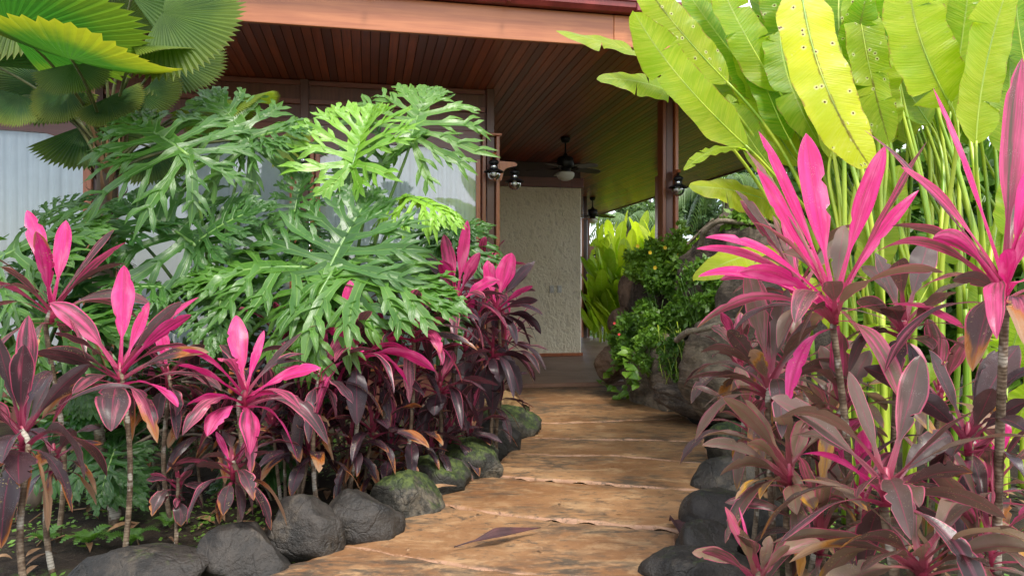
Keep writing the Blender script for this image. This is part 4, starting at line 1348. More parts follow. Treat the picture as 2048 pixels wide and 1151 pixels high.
cordyline('brownish-red cordyline with drooping leaves behind the two pink ones on the right', (1808, 640, 3.15), (1795, 3.2), [
    (1772, 614, 46, .5, .1, .12, .2), (1914, 584, 50, .4, .14, .08, .15), (1700, 690, 34, .4, .15, .2, .3), (1865, 700, 46, .6, .05, .25, .1), (1750, 505, 40, -.3, .1, .15, .2), (1860, 480, 50, -.4, .08, .05, .2),
    (1715, 600, 34, .3, .1, .15, .2), (1790, 770, 44, .7, .12, .2, .35)], 5, .5, .25, .2, .25, 52, CR, .013)
cordyline('tall pink cordyline on a bare ringed stem at the right edge of the frame', (2008, 560, 2.5), (1992, 2.65), [
    (2044, 116, 58, -.3, .0, .62, .0, .0), (1866, 176, 28, .0, .0, .95, .0), (1728, 260, 26, .1, .06, .5, .15), (1802, 334, 28, .1, .1, .65, .1), (1865, 476, 34, .3, .24, .75, .0), (1750, 505, 32, .3, .22, .6, .0),
    (2052, 694, 52, .7, .18, .5, .75), (1945, 742, 76, .7, .2, .38, .66, .0), (2010, 500, 40, .6, .0, 1., .0), (2080, 300, 40, .1, .0, .9, .0), (2090, 420, 44, .2, .05, .92, .0), (1905, 560, 34, .3, .1, .15, .1), (2070, 560, 40, .5, .1, .9, .1)],
    2, .60, .75, .3, .2, 53, CR, .014)
cordyline('cordyline with upright pink-edged brown leaves in front of the grey rock', (1540, 762, 3.3), (1556, 3.3), [
    (1494, 536, 48, -.3, .0, .36, .0, .0), (1575, 577, 46, -.2, .0, .22, .0, .2), (1520, 560, 30, -.6, .0, .4, .1), (1455, 660, 36, .2, .1, .25, .5), (1367, 762, 20, .2, .16, .25, .35), (1390, 762, 22, .3, .2, .2, .25), (1421, 758, 28, .3, .16, .35, .2),
    (1406, 816, 22, .4, .22, .02, .15), (1625, 788, 40, .5, .15, .12, .65), (1682, 722, 34, .2, .1, .15, .5), (1500, 700, 30, .5, .05, .05, .8), (1620, 640, 34, -.2, .03, .2, .15)], 5, .50, .3, .5, .4, 54, CR, .013)
cordyline('cordyline with the broadest dusky purple leaves low on the right', (1772, 955, 2.35), (1780, 2.4), [
    (1841, 710, 58, -.3, .02, .34, .05, .1), (1542, 795, 56, .2, .06, .2, .05, .2), (1950, 822, 40, .1, .06, .3, .1), (1698, 742, 36, -.3, .0, .2, .1), (1603, 908, 24, .3, .08, .75, .1), (1838, 1014, 52, .8, .15, .25, .15), (1714, 994, 46, .7, .15, .35, .1),
    (2012, 1036, 50, .4, .22, .15, .35), (1946, 945, 60, .3, .12, .1, .55), (1900, 870, 50, -.2, .1, .12, .35), (1560, 1085, 40, .4, .2, .3, .35)], 2, .56, .25, .3, .28, 55, CR, .015, width=.09)
cordyline('deep purple cordyline between the broad-leaved one and the bare right stem', (1936, 862, 2.75), (1925, 2.8), [
    (1857, 698, 50, -.2, .0, .16, .0), (1727, 734, 50, .1, .05, .08, .0), (1905, 912, 64, .7, .1, .1, .1, .0), (2052, 962, 48, .5, .16, .12, .1), (2038, 690, 60, -.2, .0, .05, .0), (1985, 776, 40, .3, .05, .05, .05), (2060, 800, 46, .2, .08, .06, .1),
    (1830, 790, 44, .3, .02, .1, .05), (1990, 700, 34, -.4, .0, .15, .0)], 2, .5, .15, .12, .1, 56, CR, .013)
cordyline('pale faded cordyline with straw-edged drooping leaves beside the large dark boulder', (1578, 932, 3.0), (1590, 3.0), [
    (1446, 794, 34, .2, .1, .25, .15), (1490, 799, 34, .0, .06, .22, .1), (1594, 1028, 38, .7, .15, .18, .42), (1629, 1018, 42, .6, .2, .14, .55), (1471, 998, 30, .5, .2, .12, .75), (1520, 998, 34, .6, .2, .12, .7), (1494, 887, 26, .3, .2, .35, .2),
    (1608, 838, 36, -.3, .02, .5, .1), (1440, 950, 34, .4, .25, .12, .35), (1405, 890, 28, .2, .14, .12, .4)], 3, .45, .3, .85, .5, 57, CR, .012)
cordyline('cordyline hugging the bottom right corner with orange-scorched and green-backed leaves', (1845, 1110, 2.3), (1850, 2.35), [
    (1680, 1096, 54, .5, .2, .3, .62), (1722, 1142, 56, .6, .2, .12, .35), (1980, 1132, 46, .5, .22, .2, .3), (2034, 1058, 50, .3, .14, .18, .35), (2065, 1100, 56, .3, .14, .1, .15), (1838, 1094, 44, .6, .05, .3, .35), (1543, 1086, 34, .3, .12, .4, .15),
    (1578, 1124, 30, .4, .2, .2, .8), (1790, 960, 40, -.4, .02, .15, .1), (1925, 980, 44, -.5, .02, .1, .1)], 3, .5, .25, .55, .4, 58, CR, .014, width=.085)
cordyline('young cordyline with pink and lime leaves beside the flat tan boulder', (1515, 1140, 2.6), (1518, 2.6), [
    (1450, 1012, 28, -.1, .0, .62, .05), (1484, 1058, 24, .3, .0, .0, .05), (1404, 1102, 26, .3, .12, .5, .1), (1478, 1013, 8, -.2, .0, .7, .0), (1540, 1070, 24, -.1, .05, .1, .5), (1580, 1090, 22, .1, .1, .45, .1)], 3, .32, .5, 1., .2, 59, CR, .010)
cordyline('slim pink cordyline behind the big hot-pink one near the bark-textured rock', (1602, 570, 3.7), (1600, 3.8), [
    (1480, 400, 26, -.1, .04, .6, .1), (1545, 430, 28, -.3, .0, .35, .05), (1470, 380, 24, .1, .08, .15, .5), (1440, 560, 26, .3, .15, .7, .1), (1560, 420, 24, -.4, .0, .75, .0), (1690, 470, 30, -.2, .05, .3, .1), (1470, 640, 26, .4, .2, .3, .6)],
    5, .5, .5, .5, .25, 60, CR, .012)
cordyline('cordyline with greyish leaves hanging between the two largest right plants', (1690, 800, 3.2), (1694, 3.2), [
    (1640, 690, 34, -.2, .03, .2, .1), (1740, 700, 34, -.2, .03, .2, .1), (1600, 860, 34, .5, .15, .15, .4), (1680, 900, 40, .7, .1, .12, .45), (1750, 880, 40, .5, .12, .1, .35)], 7, .45, .25, .6, .45, 61, CR, .012)
rf_ = [(1650, 850, 3.6), (1500, 840, 3.7), (1720, 1010, 3.0), (1640, 950, 3.5), (1900, 1000, 3.0), (1985, 960, 3.2), (1580, 720, 3.9), (1640, 1060, 2.9), (1480, 720, 4.3), (1880, 780, 3.4), (1980, 1090, 2.6)]
for i, (x, y, d) in enumerate(sorted(rf_)):
    cordyline('muted brown-pink cordyline among the larger right-hand plants, %s of its kind from the left' % ORD[i], (x, y, d), None, (), 11, .42, .34, .25 + .6 * ((i * 37) % 10) / 10, .45, 80 + i, CR, 0.011)
# ------------------------------------------------------------------ split-leaf philodendrons
def lobe_strip(geo, p0, ang, L, w, bend, rng, droop, ruf, web=1.0, n=11, sub=True):
    """one lobe in the leaf plane (x right, y to the tip); z carries droop and ruffles"""
    t = np.linspace(0, 1, n)
    a = ang + bend * t ** 1.3
    ds = L / (n - 1)
    x = p0[0] + np.concatenate([[0], np.cumsum(np.sin((a[:-1] + a[1:]) / 2) * ds)])
    y = p0[1] + np.concatenate([[0], np.cumsum(np.cos((a[:-1] + a[1:]) / 2) * ds)])
    z = p0[2] * np.ones(n)
    ph = rng.uniform(0, 6)
    z = z + ruf * L * np.sin(t * 5.5 + ph) * t - droop * L * t ** 2
    pts = np.stack([x, y, z], 1)
    k = rng.uniform(0.55, 0.70)
    f = np.where(t < 0.22, web * (1 - t / 0.22) + 0.55 * (t / 0.22), 0)
    g = 0.55 + 0.45 * np.sin(np.clip((t - 0.22) / (k - 0.22), 0, 1) * math.pi / 2)
    tip = np.clip((1 - t) / (1 - k), 0, 1) ** 0.75
    prof = np.where(t < 0.22, f, g * tip)
    hw = np.maximum(w * prof * (1 + 0.12 * np.sin(t * 19 + ph)), 0.0008)
    V, Fs, uv = strip(pts, (0, 0, 1), hw, 5, rng.uniform(0.05, 0.35), rng.uniform(-.5, .5), 0.16, rng.uniform(2, 3.5), ph)
    geo.add(V, Fs, uv)
    if sub:
        for s in (-1, 1):
            for q in (0.42, 0.60, 0.76):
                if rng.random() < 0.15:
                    continue
                i = int(q * (n - 1) + rng.uniform(-.4, .4))
                l2 = L * rng.uniform(0.26, 0.44) * (1.15 - 0.5 * q)
                base = pts[i] + np.array((0, 0, -0.0015))
                lobe_strip(geo, base, a[i] + s * rng.uniform(0.55, 0.85), l2, w * 0.50, -s * rng.uniform(.1, .5), rng, droop * 1.1, ruf * 1.3, 0.9, 7, False)


def phil_blade(L, seed, droop=0.3, ruf=0.06, fold=0.25, arch=0.25, wide=1.0):
    rng = random.Random(seed)
    geo = Geo()
    n = 8
    angs = [155, 121, 97, 79, 64, 50, 38, 27]
    lens = [.54, .70, .77, .73, .62, .50, .38, .28]
    pos = [0.0, 0.02, 0.10, 0.23, 0.38, 0.53, 0.67, 0.80]
    zmid = lambda y: -arch * L * (y / L) ** 2
    for s in (-1, 1):
        for i in range(n):
            an = math.radians(angs[i] + rng.uniform(-6, 6))
            l = lens[i] * L * rng.uniform(.88, 1.1) * wide
            y = pos[i] * L
            lobe_strip(geo, (s * 0.004 * L, y, zmid(y) - 0.0006 * i), s * an, l, 0.062 * L, -s * rng.uniform(.15, .6), rng, droop, ruf, 1.2)
    y = 0.90 * L
    lobe_strip(geo, (0, y * .97, zmid(y)), 0, .30 * L, .05 * L, rng.uniform(-.3, .3), rng, droop, ruf, 0.9)
    yy = np.linspace(-0.03 * L, 0.95 * L, 14)
    pts = np.stack([yy * 0, yy, zmid(yy) + 0.002], 1)
    hw = 0.12 * L * np.sin(np.clip((yy / L + 0.06) / 1.02, 0, 1) * math.pi) ** 0.8 + 0.003
    V, Fs, uv = strip(pts, (0, 0, 1), hw, 5, 0.0)
    V[:, 2] -= 0.0025
    geo.add(V, Fs, uv)
    V = np.vstack(geo.V)
    ax = np.abs(V[:, 0])
    V[:, 2] += fold * ax - 0.25 * fold * ax ** 2 / L
    rib = Geo().tube(np.stack([yy[:-1] * 0, yy[:-1], zmid(yy[:-1]) - 0.001], 1), np.linspace(0.010, 0.003, 13) * L / .5, 6)
    return V, geo.F, np.vstack(geo.U), np.vstack(rib.V), rib.F


PH_VAR = {}


def phil_leaf(parent, o0, j, tip, hint, root_, tint=0.0, seed=0, droop=0.3, ruf=0.06, fold=0.25, arch=0.25, wide=1.0, pr=0.011, sag=0.25):
    j, tip = np.asarray(j), np.asarray(tip)
    yv = tip - j
    L = np.linalg.norm(yv)
    yv = yv / L
    L *= 1.1
    N = np.asarray(hint, float)
    N = unit(N - N.dot(yv) * yv)
    xv = np.cross(yv, N)
    V, Fs, uv, RV, RF = phil_blade(1.0, seed, droop, ruf, fold, arch, wide)
    R = np.stack([xv, yv, N], 0) * L
    rng = random.Random(seed)
    o = mesh_obj('leaf', V @ R + (j - o0), Fs, MAT['philodendron_leaf'], parent, uv, True, (tint, 0.0, rng.random()))
    mesh_obj('midrib', RV @ R + (j - o0), RF, MAT['petiole_green'], o)
    up = j - root_
    c1 = root_ + np.array((up[0] * .15, up[1] * .15, max(up[2], .2) * 0.65))
    c2 = j - UP * sag * np.linalg.norm(up) * .35 - yv * 0.10
    pts = bez3(root_, c1, c2, j, 16)
    Geo().tube(pts - o0, np.linspace(pr * 1.5, pr * .8, 16), 8).obj('petiole', MAT['petiole_green'], o)
    return o


def phil_plant(label, bx, bd, top, leaves, seed, nfill, box, dr, tintf=0.05):
    B = P(bx, 575.5, bd)
    B[2] = -0.08
    t = thing('philodendron', label, 'philodendron', B, 0, 'split-leaf philodendrons in front of the windows')
    C = B.copy()
    C[2] = top
    rng = random.Random(seed)
    pts = bez2(B, (B + C) / 2 + np.array((0.12, 0.1, 0)), C, 10)
    Geo().tube(pts - B, np.linspace(0.06, 0.045, 10), 10).obj('trunk', MAT['trunk_bark'], t)
    for k in range(7):                                   # aerial roots
        a = rng.uniform(0, 6.28)
        s = C - UP * rng.uniform(0.0, top * .5)
        e = B + np.array((math.cos(a), math.sin(a) - .3, 0)) * rng.uniform(.2, .55)
        m_ = (s + e) / 2 + np.array((math.cos(a), math.sin(a) - .3, 0)) * 0.18
        Geo().tube(bez2(s, m_, e, 12) - B, np.linspace(0.010, 0.006, 12), 6).obj('aerial_root', MAT['root_wood'], t)
    for i, lf in enumerate(leaves):
        (jx, jy, jd), (tx, ty, td), hint, tint, kw = lf
        phil_leaf(t, B, P(jx, jy, jd), P(tx, ty, td), hint, C + np.array((rng.uniform(-.05, .05), rng.uniform(-.05, .05), 0)), tint * .9 + .05, seed * 31 + i, **kw)
    for i in range(nfill):
        jx, jy, jd = rng.uniform(box[0], box[2]), rng.uniform(box[1], box[3]), rng.uniform(*dr)
        j = P(jx, jy, jd)
        a = rng.uniform(0, 6.28)
        L = rng.uniform(.36, .52)
        tp = j + L * np.array((math.cos(a) * .85, math.sin(a) * .6 - .25, rng.uniform(-.55, .15)))
        phil_leaf(t, B, j, tp, (rng.uniform(-.3, .3), rng.uniform(-.7, -.1), .8), C, tintf * .5 + max(0, rng.gauss(0, .05)), seed * 77 + i, droop=rng.uniform(.2, .55), fold=rng.uniform(-.1, .4))
    return t


K = dict
phil_plant('philodendron with the three tallest bright leaves before the window nearest the lanterns', 700, 5.35, .55, [
    ((705, 330, 5.0), (735, 222, 5.25), (-.1, -.75, .55), .75, K(fold=.75, droop=.25, arch=.1, wide=1.25)),
    ((822, 275, 5.3), (850, 168, 5.6), (.1, -.6, .75), .30, K(fold=.2, droop=.35, wide=1.35)),
    ((753, 347, 5.25), (832, 262, 5.45), (-.3, -.5, .6), .12, K(fold=.7, droop=.15, wide=1.0)),
    ((815, 392, 5.1), (900, 408, 4.9), (.2, -.55, .8), .85, K(fold=-.05, droop=.75, ruf=.1, wide=1.1)),
    ((657, 540, 4.55), (725, 392, 4.8), (-.1, -.9, .4), .06, K(fold=.2, droop=.2, arch=.15, wide=1.35)),
    ((662, 548, 4.5), (575, 680, 4.15), (0., -.55, .8), .22, K(fold=.05, droop=.5, wide=1.4)),
    ((680, 545, 4.55), (880, 562, 4.4), (.05, -.55, .85), .18, K(fold=.1, droop=.35, wide=1.15)),
    ((610, 535, 4.6), (400, 520, 4.45), (-.05, -.55, .85), .16, K(fold=.1, droop=.4, wide=1.15)),
], 3, 7, (540, 430, 860, 720), (4.9, 5.4))
phil_plant('philodendron spreading the largest glossy silver-green leaf at upper left', 440, 5.1, .5, [
    ((373, 308, 4.65), (262, 222, 4.8), (-.05, -.62, .78), .10, K(fold=.1, droop=.4, wide=1.45, arch=.2)),
    ((502, 287, 5.0), (425, 175, 5.1), (-.1, -.55, .8), .16, K(fold=.15, droop=.45, wide=1.3)),
    ((500, 280, 5.05), (600, 235, 5.0), (.1, -.5, .8), .10, K(fold=.15, droop=.45, wide=1.1)),
    ((392, 492, 4.7), (250, 385, 4.85), (.1, -.75, .6), .02, K(fold=.2, droop=.3, wide=1.15)),
    ((400, 480, 4.7), (500, 400, 4.7), (-.1, -.7, .6), .02, K(fold=.2, droop=.3, wide=1.)),
    ((330, 575, 4.5), (225, 560, 4.3), (-.1, -.5, .8), .04, K(fold=.1, droop=.4)),
    ((450, 570, 4.5), (420, 660, 4.2), (.1, -.6, .8), .08, K(fold=.1, droop=.4)),
    ((590, 420, 4.9), (600, 345, 5.0), (-.1, -.9, .4), .05, K(fold=.3, droop=.25)),
], 5, 18, (180, 420, 620, 930), (4.7, 5.5), .02)
phil_plant('philodendron with broad shiny leaves behind the scorched cordyline at the left edge', 60, 4.7, .45, [
    ((-20, 528, 4.25), (150, 420, 4.4), (-.1, -.6, .8), .16, K(fold=.05, droop=.3, wide=1.3)),
    ((60, 640, 4.2), (235, 625, 4.1), (0, -.55, .85), .10, K(fold=.05, droop=.4, wide=1.15)),
    ((40, 600, 4.3), (-80, 690, 4.2), (0, -.55, .85), .10, K(fold=.05, droop=.4)),
    ((90, 430, 4.9), (165, 385, 5.0), (0, -.6, .8), .06, K(fold=.1, droop=.3)),
    ((120, 700, 4.2), (180, 800, 4.1), (0, -.6, .8), .0, K(fold=.1, droop=.4)),
    ((230, 900, 4.3), (190, 990, 4.1), (0, -.6, .8), .0, K(fold=.1, droop=.35)),
    ((150, 860, 4.4), (250, 960, 4.2), (0, -.6, .8), .0, K(fold=.1, droop=.35)),
], 7, 14, (-80, 450, 330, 960), (4.5, 5.2), .02)
phil_plant('small philodendron with dark leaves reaching the corner post beside the plaster wall', 880, 6.5, .5, [
    ((895, 468, 6.0), (995, 520, 5.8), (.1, -.6, .8), .03, K(fold=.1, droop=.4)),
    ((880, 480, 6.1), (960, 440, 6.1), (0, -.6, .8), .08, K(fold=.15, droop=.4)),
    ((860, 470, 6.1), (900, 560, 5.9), (0, -.6, .8), .03, K(fold=.15, droop=.4)),
], 9, 2, (820, 440, 920, 560), (6.0, 6.4))


# ------------------------------------------------------------------ fan palm
def fan_blade(npl, half, seed, cup=0.1, sag=0.15, wavy=0.03, amp=0.055):
    rng = random.Random(seed)
    nr = 9
    th = np.linspace(-half, half, npl * 2 + 1)
    V, U = [], []
    ph = rng.uniform(0, 6)
    rad = [1 - 0.05 * (abs(t) / half) ** 3 + 0.02 * noise.noise((t * 2, seed, 0)) for t in th]
    for i, t in enumerate(th):
        tooth = rad[i] * ((1.0 + rng.uniform(-.012, .012)) if i % 2 else (0.90 + rng.uniform(-.04, .015)))
        for k in range(nr):
            r = (0.02 + 0.98 * (k / (nr - 1)) ** 0.9) * tooth
            z = (amp if i % 2 else -amp) * r * (2 * half / npl) * 4.2 * 0.5
            z += cup * r * r - sag * r ** 2.2 * (0.35 + 0.65 * (t / half) ** 2) + wavy * math.sin(t * 4 + ph) * r ** 2
            V.append((math.sin(t) * r, math.cos(t) * r, z))
            U.append((k / (nr - 1), i / len(th)))
    return np.array(V), grid_faces(len(th), nr), np.array(U)


def palm_leaf(parent, o0, c, out, hint, R, tint, wear, root_, seed, npl=44, half=2.4, **kw):
    yv = unit(out)
    N = np.asarray(hint, float)
    N = unit(N - N.dot(yv) * yv)
    xv = np.cross(yv, N)
    V, Fs, uv = fan_blade(npl, half, seed, **kw)
    M3 = np.stack([xv, yv, N], 0) * R
    o = mesh_obj('leaf', V @ M3 + (c - o0), Fs, MAT['palm_leaf'], parent, uv, False, (tint, wear, 0.5))
    mid = (root_ + c) / 2 + np.array((0, 0, 0.15)) + (c - root_) * np.array((-.1, -.1, 0))
    pts = bez2(root_, mid, c + yv * 0.03 - N * 0.006, 14)
    Geo().tube(pts - o0, np.linspace(0.014, 0.008, 14), 7).obj('petiole', MAT['palm_petiole'], o)
    return o


pb = P(175, 575.5, 5.6)
pb[2] = -0.08
palm = thing('fan_palm', 'fan palm with pleated round leaves at the upper left corner', 'palm', pb)
crown = P(215, 330, 5.6)
Geo().tube(bez2(pb, (pb + crown) / 2 + np.array((.05, 0, 0)), crown, 12) - pb, np.linspace(.085, .07, 12), 12).obj('trunk', MAT['trunk_bark'], palm)
fb = Geo()
rr = random.Random(5)
for k in range(60):
    a = rr.uniform(0, 6.28)
    z0 = rr.uniform(-.3, .35)
    s = crown + np.array((math.cos(a) * .07, math.sin(a) * .07, z0))
    e = s + np.array((math.cos(a) * .08, math.sin(a) * .08, rr.uniform(.05, .35)))
    V, Fs, uv = strip(bez2(s, (s + e) / 2 + np.array((math.cos(a) * .05, math.sin(a) * .05, 0)), e, 5), (math.cos(a), math.sin(a), 0), np.array([.018, .016, .012, .008, .003]), 3, .1)
    fb.add(V - pb, Fs, uv)
fb.obj('fibre', MAT['fibre'], palm)


def pl(px, py, d, ox, oy, od, hint, Rpx, tint, wear, seed, **kw):
    c = P(px, py, d)
    out = P(ox, oy, d - od) - c
    palm_leaf(palm, pb, c, out, hint, Rpx * d / F, tint, wear, crown + np.array((rr.uniform(-.05, .05), rr.uniform(-.05, .05), rr.uniform(-.1, .2))), seed, **kw)


pl(325, 25, 4.9, 420, 40, .0, (-.05, -.9, .35), 165, .10, .1, 1, half=1.75, cup=.05, sag=.12)
pl(138, 118, 4.3, 235, 130, .55, (.05, -.18, -.95), 205, .03, .6, 2, half=2.6, cup=-.25, sag=-.1, wavy=.05)
pl(20, 62, 4.5, 180, 20, .25, (.15, -.30, -.9), 260, .0, .2, 3, half=2.3, cup=-.2, sag=-.1)
pl(145, 128, 4.9, 150, 220, .15, (.1, -.9, .4), 82, .04, .1, 4, half=1.5, cup=.0, sag=.1, wavy=.08)
pl(205, 70, 5.3, 205, -20, -.2, (.1, -.9, .3), 120, .14, .1, 5, half=1.6, cup=.05, sag=.05)
pl(262, 95, 4.9, 400, 78, .15, (.0, -.3, .95), 145, .22, .1, 6, half=.8, cup=.0, sag=.25)
pl(440, 215, 5.4, 560, 165, .15, (-.1, -.35, .9), 120, .35, .1, 7, half=.9, cup=.0, sag=.3)
pl(425, 195, 5.4, 440, 300, .1, (.2, -.9, .2), 95, .42, .1, 8, half=1.3, cup=.05, sag=.1)
pl(560, 275, 5.9, 620, 300, .1, (-.2, -.8, .4), 75, .3, .2, 9, half=1.2)
pl(100, 200, 5.4, 40, 250, .2, (.0, -.95, .2), 75, .0, .1, 10, half=1.7, sag=.35)
pl(80, 165, 5.6, -20, 190, .1, (.0, -.95, .2), 95, .0, .1, 11, half=1.9, sag=.3)
pl(330, 110, 5.5, 440, 130, -.1, (-.1, -.8, .5), 120, .03, .1, 12, half=1.7)
pl(40, -20, 5.3, 60, 60, .1, (.0, -.95, .2), 170, .05, .1, 13, half=1.9)
pl(300, 290, 5.8, 360, 390, .1, (.2, -.8, .5), 100, .0, .1, 14, half=1.5)
pl(260, -10, 5.2, 310, -90, .0, (.0, -.85, .5), 170, .08, .1, 15, half=1.9)
pl(170, 250, 5.7, 250, 330, .1, (.1, -.75, .6), 120, .0, .1, 16, half=1.7)
pl(-30, 130, 5.2, -70, 40, .1, (.2, -.95, .2), 150, .0, .1, 17, half=1.9)

pl(215, 195, 5.2, 260, 270, .1, (.1, -.9, .3), 75, .0, .2, 18, half=1.6)
pl(130, 180, 5.3, 90, 280, .1, (-.1, -.9, .3), 80, .0, .2, 19, half=1.6)
pl(40, 190, 5.3, -10, 270, .1, (.1, -.9, .3), 75, .0, .2, 20, half=1.5)
pl(280, 185, 5.3, 340, 240, .1, (.0, -.9, .3), 90, .02, .2, 21, half=1.6)
# ------------------------------------------------------------------ heliconia clump on the right
def heli_blade(pts, N0, w, rng, tears=0, fold=-0.10, wave=0.09, m=9, roll=0.0, tipshape=0.5):
    n = len(pts)
    T, N, B = frames(pts, N0, roll)
    s = np.linspace(0, 1, n)
    f = np.clip(s / 0.16, 0.02, 1) ** 0.55 * np.clip((1 - s) / 0.34, 0, 1) ** tipshape
    f = f * (1 + 0.03 * np.sin(s * 21 + rng.uniform(0, 6)))
    hw = np.maximum(w / 2 * f, 0.002)
    geo = Geo()
    a = np.linspace(0, 1, (m + 1) // 2)
    asym = rng.uniform(-.22, .22)
    for side in (-1, 1):
        cuts = sorted(rng.sample(range(4, n - 4), tears)) if tears else []
        seg = [0] + cuts + [n - 1]
        ph = rng.uniform(0, 6)
        for q0, q1 in zip(seg[:-1], seg[1:]):
            idx = np.arange(q0, q1 + 1)
            drop = rng.uniform(-.3, .25) if tears else 0.0
            gap_ = rng.uniform(.03, .14)
            sl = rng.uniform(-.04, .06) * w if tears else 0.0
            off = (fold + side * asym) * a[None, :] + wave * a[None, :] * np.sin(s[idx][:, None] * 15 + ph) + wave * .6 * a[None, :] ** 2 * np.sin(s[idx][:, None] * 41 + ph * 2) - drop * a[None, :] ** 2
            V = pts[idx][:, None, :] + B[idx][:, None, :] * (side * a[None, :, None] * hw[idx][:, None, None]) + N[idx][:, None, :] * (off * hw[idx][:, None])[:, :, None]
            V = V + T[idx][:, None, :] * (sl * a[None, :, None] ** 2)
            if tears and q1 in cuts:
                V[-1] -= T[q1] * (w * gap_ * a ** 1.5)[:, None]
            uv = np.stack(np.broadcast_arrays(s[idx][:, None], 0.5 + side * a[None, :] / 2), -1)
            Fs = grid_faces(len(idx), len(a))
            geo.add(V.reshape(-1, 3), Fs if side < 0 else Fs[:, ::-1], uv.reshape(-1, 2))
    return geo


def heli_leaf(parent, o0, base, tip, ctrl, hint, w, tint, wear, rng, root_, tears=0, **kw):
    n = 40
    pts = bez2(base, ctrl, tip, n)
    N0 = np.asarray(hint, float)
    T0 = unit(pts[1] - pts[0])
    N0 = unit(N0 - N0.dot(T0) * T0)
    geo = heli_blade(pts, N0, w, rng, tears, **kw)
    o = mesh_obj('leaf', np.vstack(geo.V) - o0, geo.F, MAT['heliconia_leaf'], parent, np.vstack(geo.U), True, (tint, wear, rng.random()))
    T, N, B = frames(pts, N0, kw.get('roll', 0.0))
    Geo().tube(pts[:-3] - N[:-3] * 0.003 - o0, np.linspace(0.008, 0.002, n - 3) * (0.6 + w), 6).obj('midrib', MAT['heliconia_stalk'], o)
    c1 = root_ + np.array((0, 0, (base[2] - root_[2]) * .6)) + (base - root_) * np.array((.2, .2, 0))
    c2 = base - T0 * np.linalg.norm(base - root_) * .22
    Geo().tube(bez3(root_, c1, c2, base + T0 * .01, 18) - o0, np.linspace(0.016, 0.008, 18), 8).obj('petiole', MAT['heliconia_stalk'], o)
    return o


HG = 'heliconia shoots in the right-hand clump'
HR = random.Random(21)


def heli_shoot(label, bx, bd, top, leaves, seed, group=HG):
    """bx,bd: foot; top: height where the leaves part; leaves: (base px,py,d),(tip px,py,d), bulge(px dx,dy,dd), hint, width px, tint, wear, tears"""
    rng = random.Random(seed)
    B = P(bx, 575.5, bd)
    B[2] = -0.07
    t = thing('heliconia', label, 'heliconia', B, 0, group)
    C = B + np.array((rng.uniform(-.06, .06), rng.uniform(-.04, .04), top))
    k = 12
    Geo().tube(bez2(B, (B + C) / 2 + np.array((rng.uniform(-.03, .03), 0, 0)), C, k) - B, np.linspace(.024, .016, k), 9).obj('stalk', MAT['heliconia_stalk'], t)
    for lf in leaves:
        b, e, c, hint, wpx, tint, wear, tears = lf[:8]
        kw = lf[8] if len(lf) > 8 else {}
        bb, ee = P(*b), P(*e)
        cc = P((b[0] + e[0]) / 2 + c[0], (b[1] + e[1]) / 2 + c[1], (b[2] + e[2]) / 2 + c[2])
        if tears == 0 and tint < .95 and rng.random() < .7:
            tears = rng.choice((1, 2, 3))
        heli_leaf(t, B, bb, ee, cc, hint, 0.74 * wpx * (b[2] + e[2]) / 2 / F, tint if tint > .95 else tint * .62, wear, rng, C, tears, **kw)
    return t


CAMF = (-.1, -.95, .25)
heli_shoot('heliconia shoot with the two long leaves reaching left across the veranda ceiling', 1640, 4.7, 1.1, [
    ((1420, 245, 4.5), (1196, 158, 4.3), (30, -50, 0), (-.25, -.6, .75), 84, .45, .1, 0, K(wave=.12)),
    ((1432, 190, 4.6), (1114, 62, 4.4), (40, -25, 0), (-.3, -.55, .75), 78, .62, .1, 0, K(wave=.14)),
    ((1490, 300, 4.4), (1368, 340, 4.1), (10, -45, 0), (0, -.3, .95), 60, .45, .1, 4),
], 1)
heli_shoot('heliconia shoot with the broad leaf whose rib is edged in brown near the gutter', 1668, 4.6, 1.15, [
    ((1492, 292, 4.4), (1268, 24, 4.2), (-40, -5, -.05), (-.3, -.85, .4), 118, .58, .2, 0, K(wave=.06)),
    ((1455, 165, 4.6), (1262, -70, 4.5), (-15, 5, 0), (-.2, -.9, .4), 110, .66, .9, 0),
    ((1550, 210, 4.9), (1365, -30, 4.9), (-20, -10, 0), (-.2, -.8, .5), 120, .22, .1, 0),
    ((1530, 260, 5.0), (1420, 110, 5.1), (-10, -5, 0), (-.1, -.9, .4), 90, .3, .1, 2),
], 2)
heli_shoot('heliconia shoot bearing the huge yellow leaf with brown spots hanging down', 1775, 4.1, 1.3, [
    ((1600, -40, 3.85), (1742, 335, 3.6), (-50, 20, -.1), (-.15, -.9, .35), 150, .97, .95, 0, K(wave=.08, tipshape=.38, fold=-.12)),
    ((1560, 60, 4.8), (1640, 290, 4.6), (-40, -20, 0), (.1, -.9, .4), 110, .35, .1, 2),
], 3)
heli_shoot('heliconia shoot with the pale narrow leaf whose rib is speckled brown', 1815, 4.5, 1.3, [
    ((1712, -30, 4.4), (1778, 285, 4.3), (-15, 0, 0), (.05, -.95, .25), 100, .62, .9, 3, K(tipshape=.4)),
    ((1690, 60, 5.0), (1590, -90, 5.0), (-20, 0, 0), CAMF, 120, .3, .1, 0),
    ((1655, 330, 4.9), (1600, 180, 5.0), (-15, 0, 0), CAMF, 70, .45, .1, 0),
], 4)
heli_shoot('heliconia shoot with the wide bright leaf right of the speckled one', 1880, 4.2, 1.35, [
    ((1898, 205, 4.05), (1815, -60, 4.0), (-35, 0, 0), (-.15, -.95, .2), 175, .72, .35, 1, K(wave=.05)),
    ((1860, 250, 4.6), (1740, 20, 4.7), (-20, 0, 0), CAMF, 120, .35, .1, 1),
], 5)
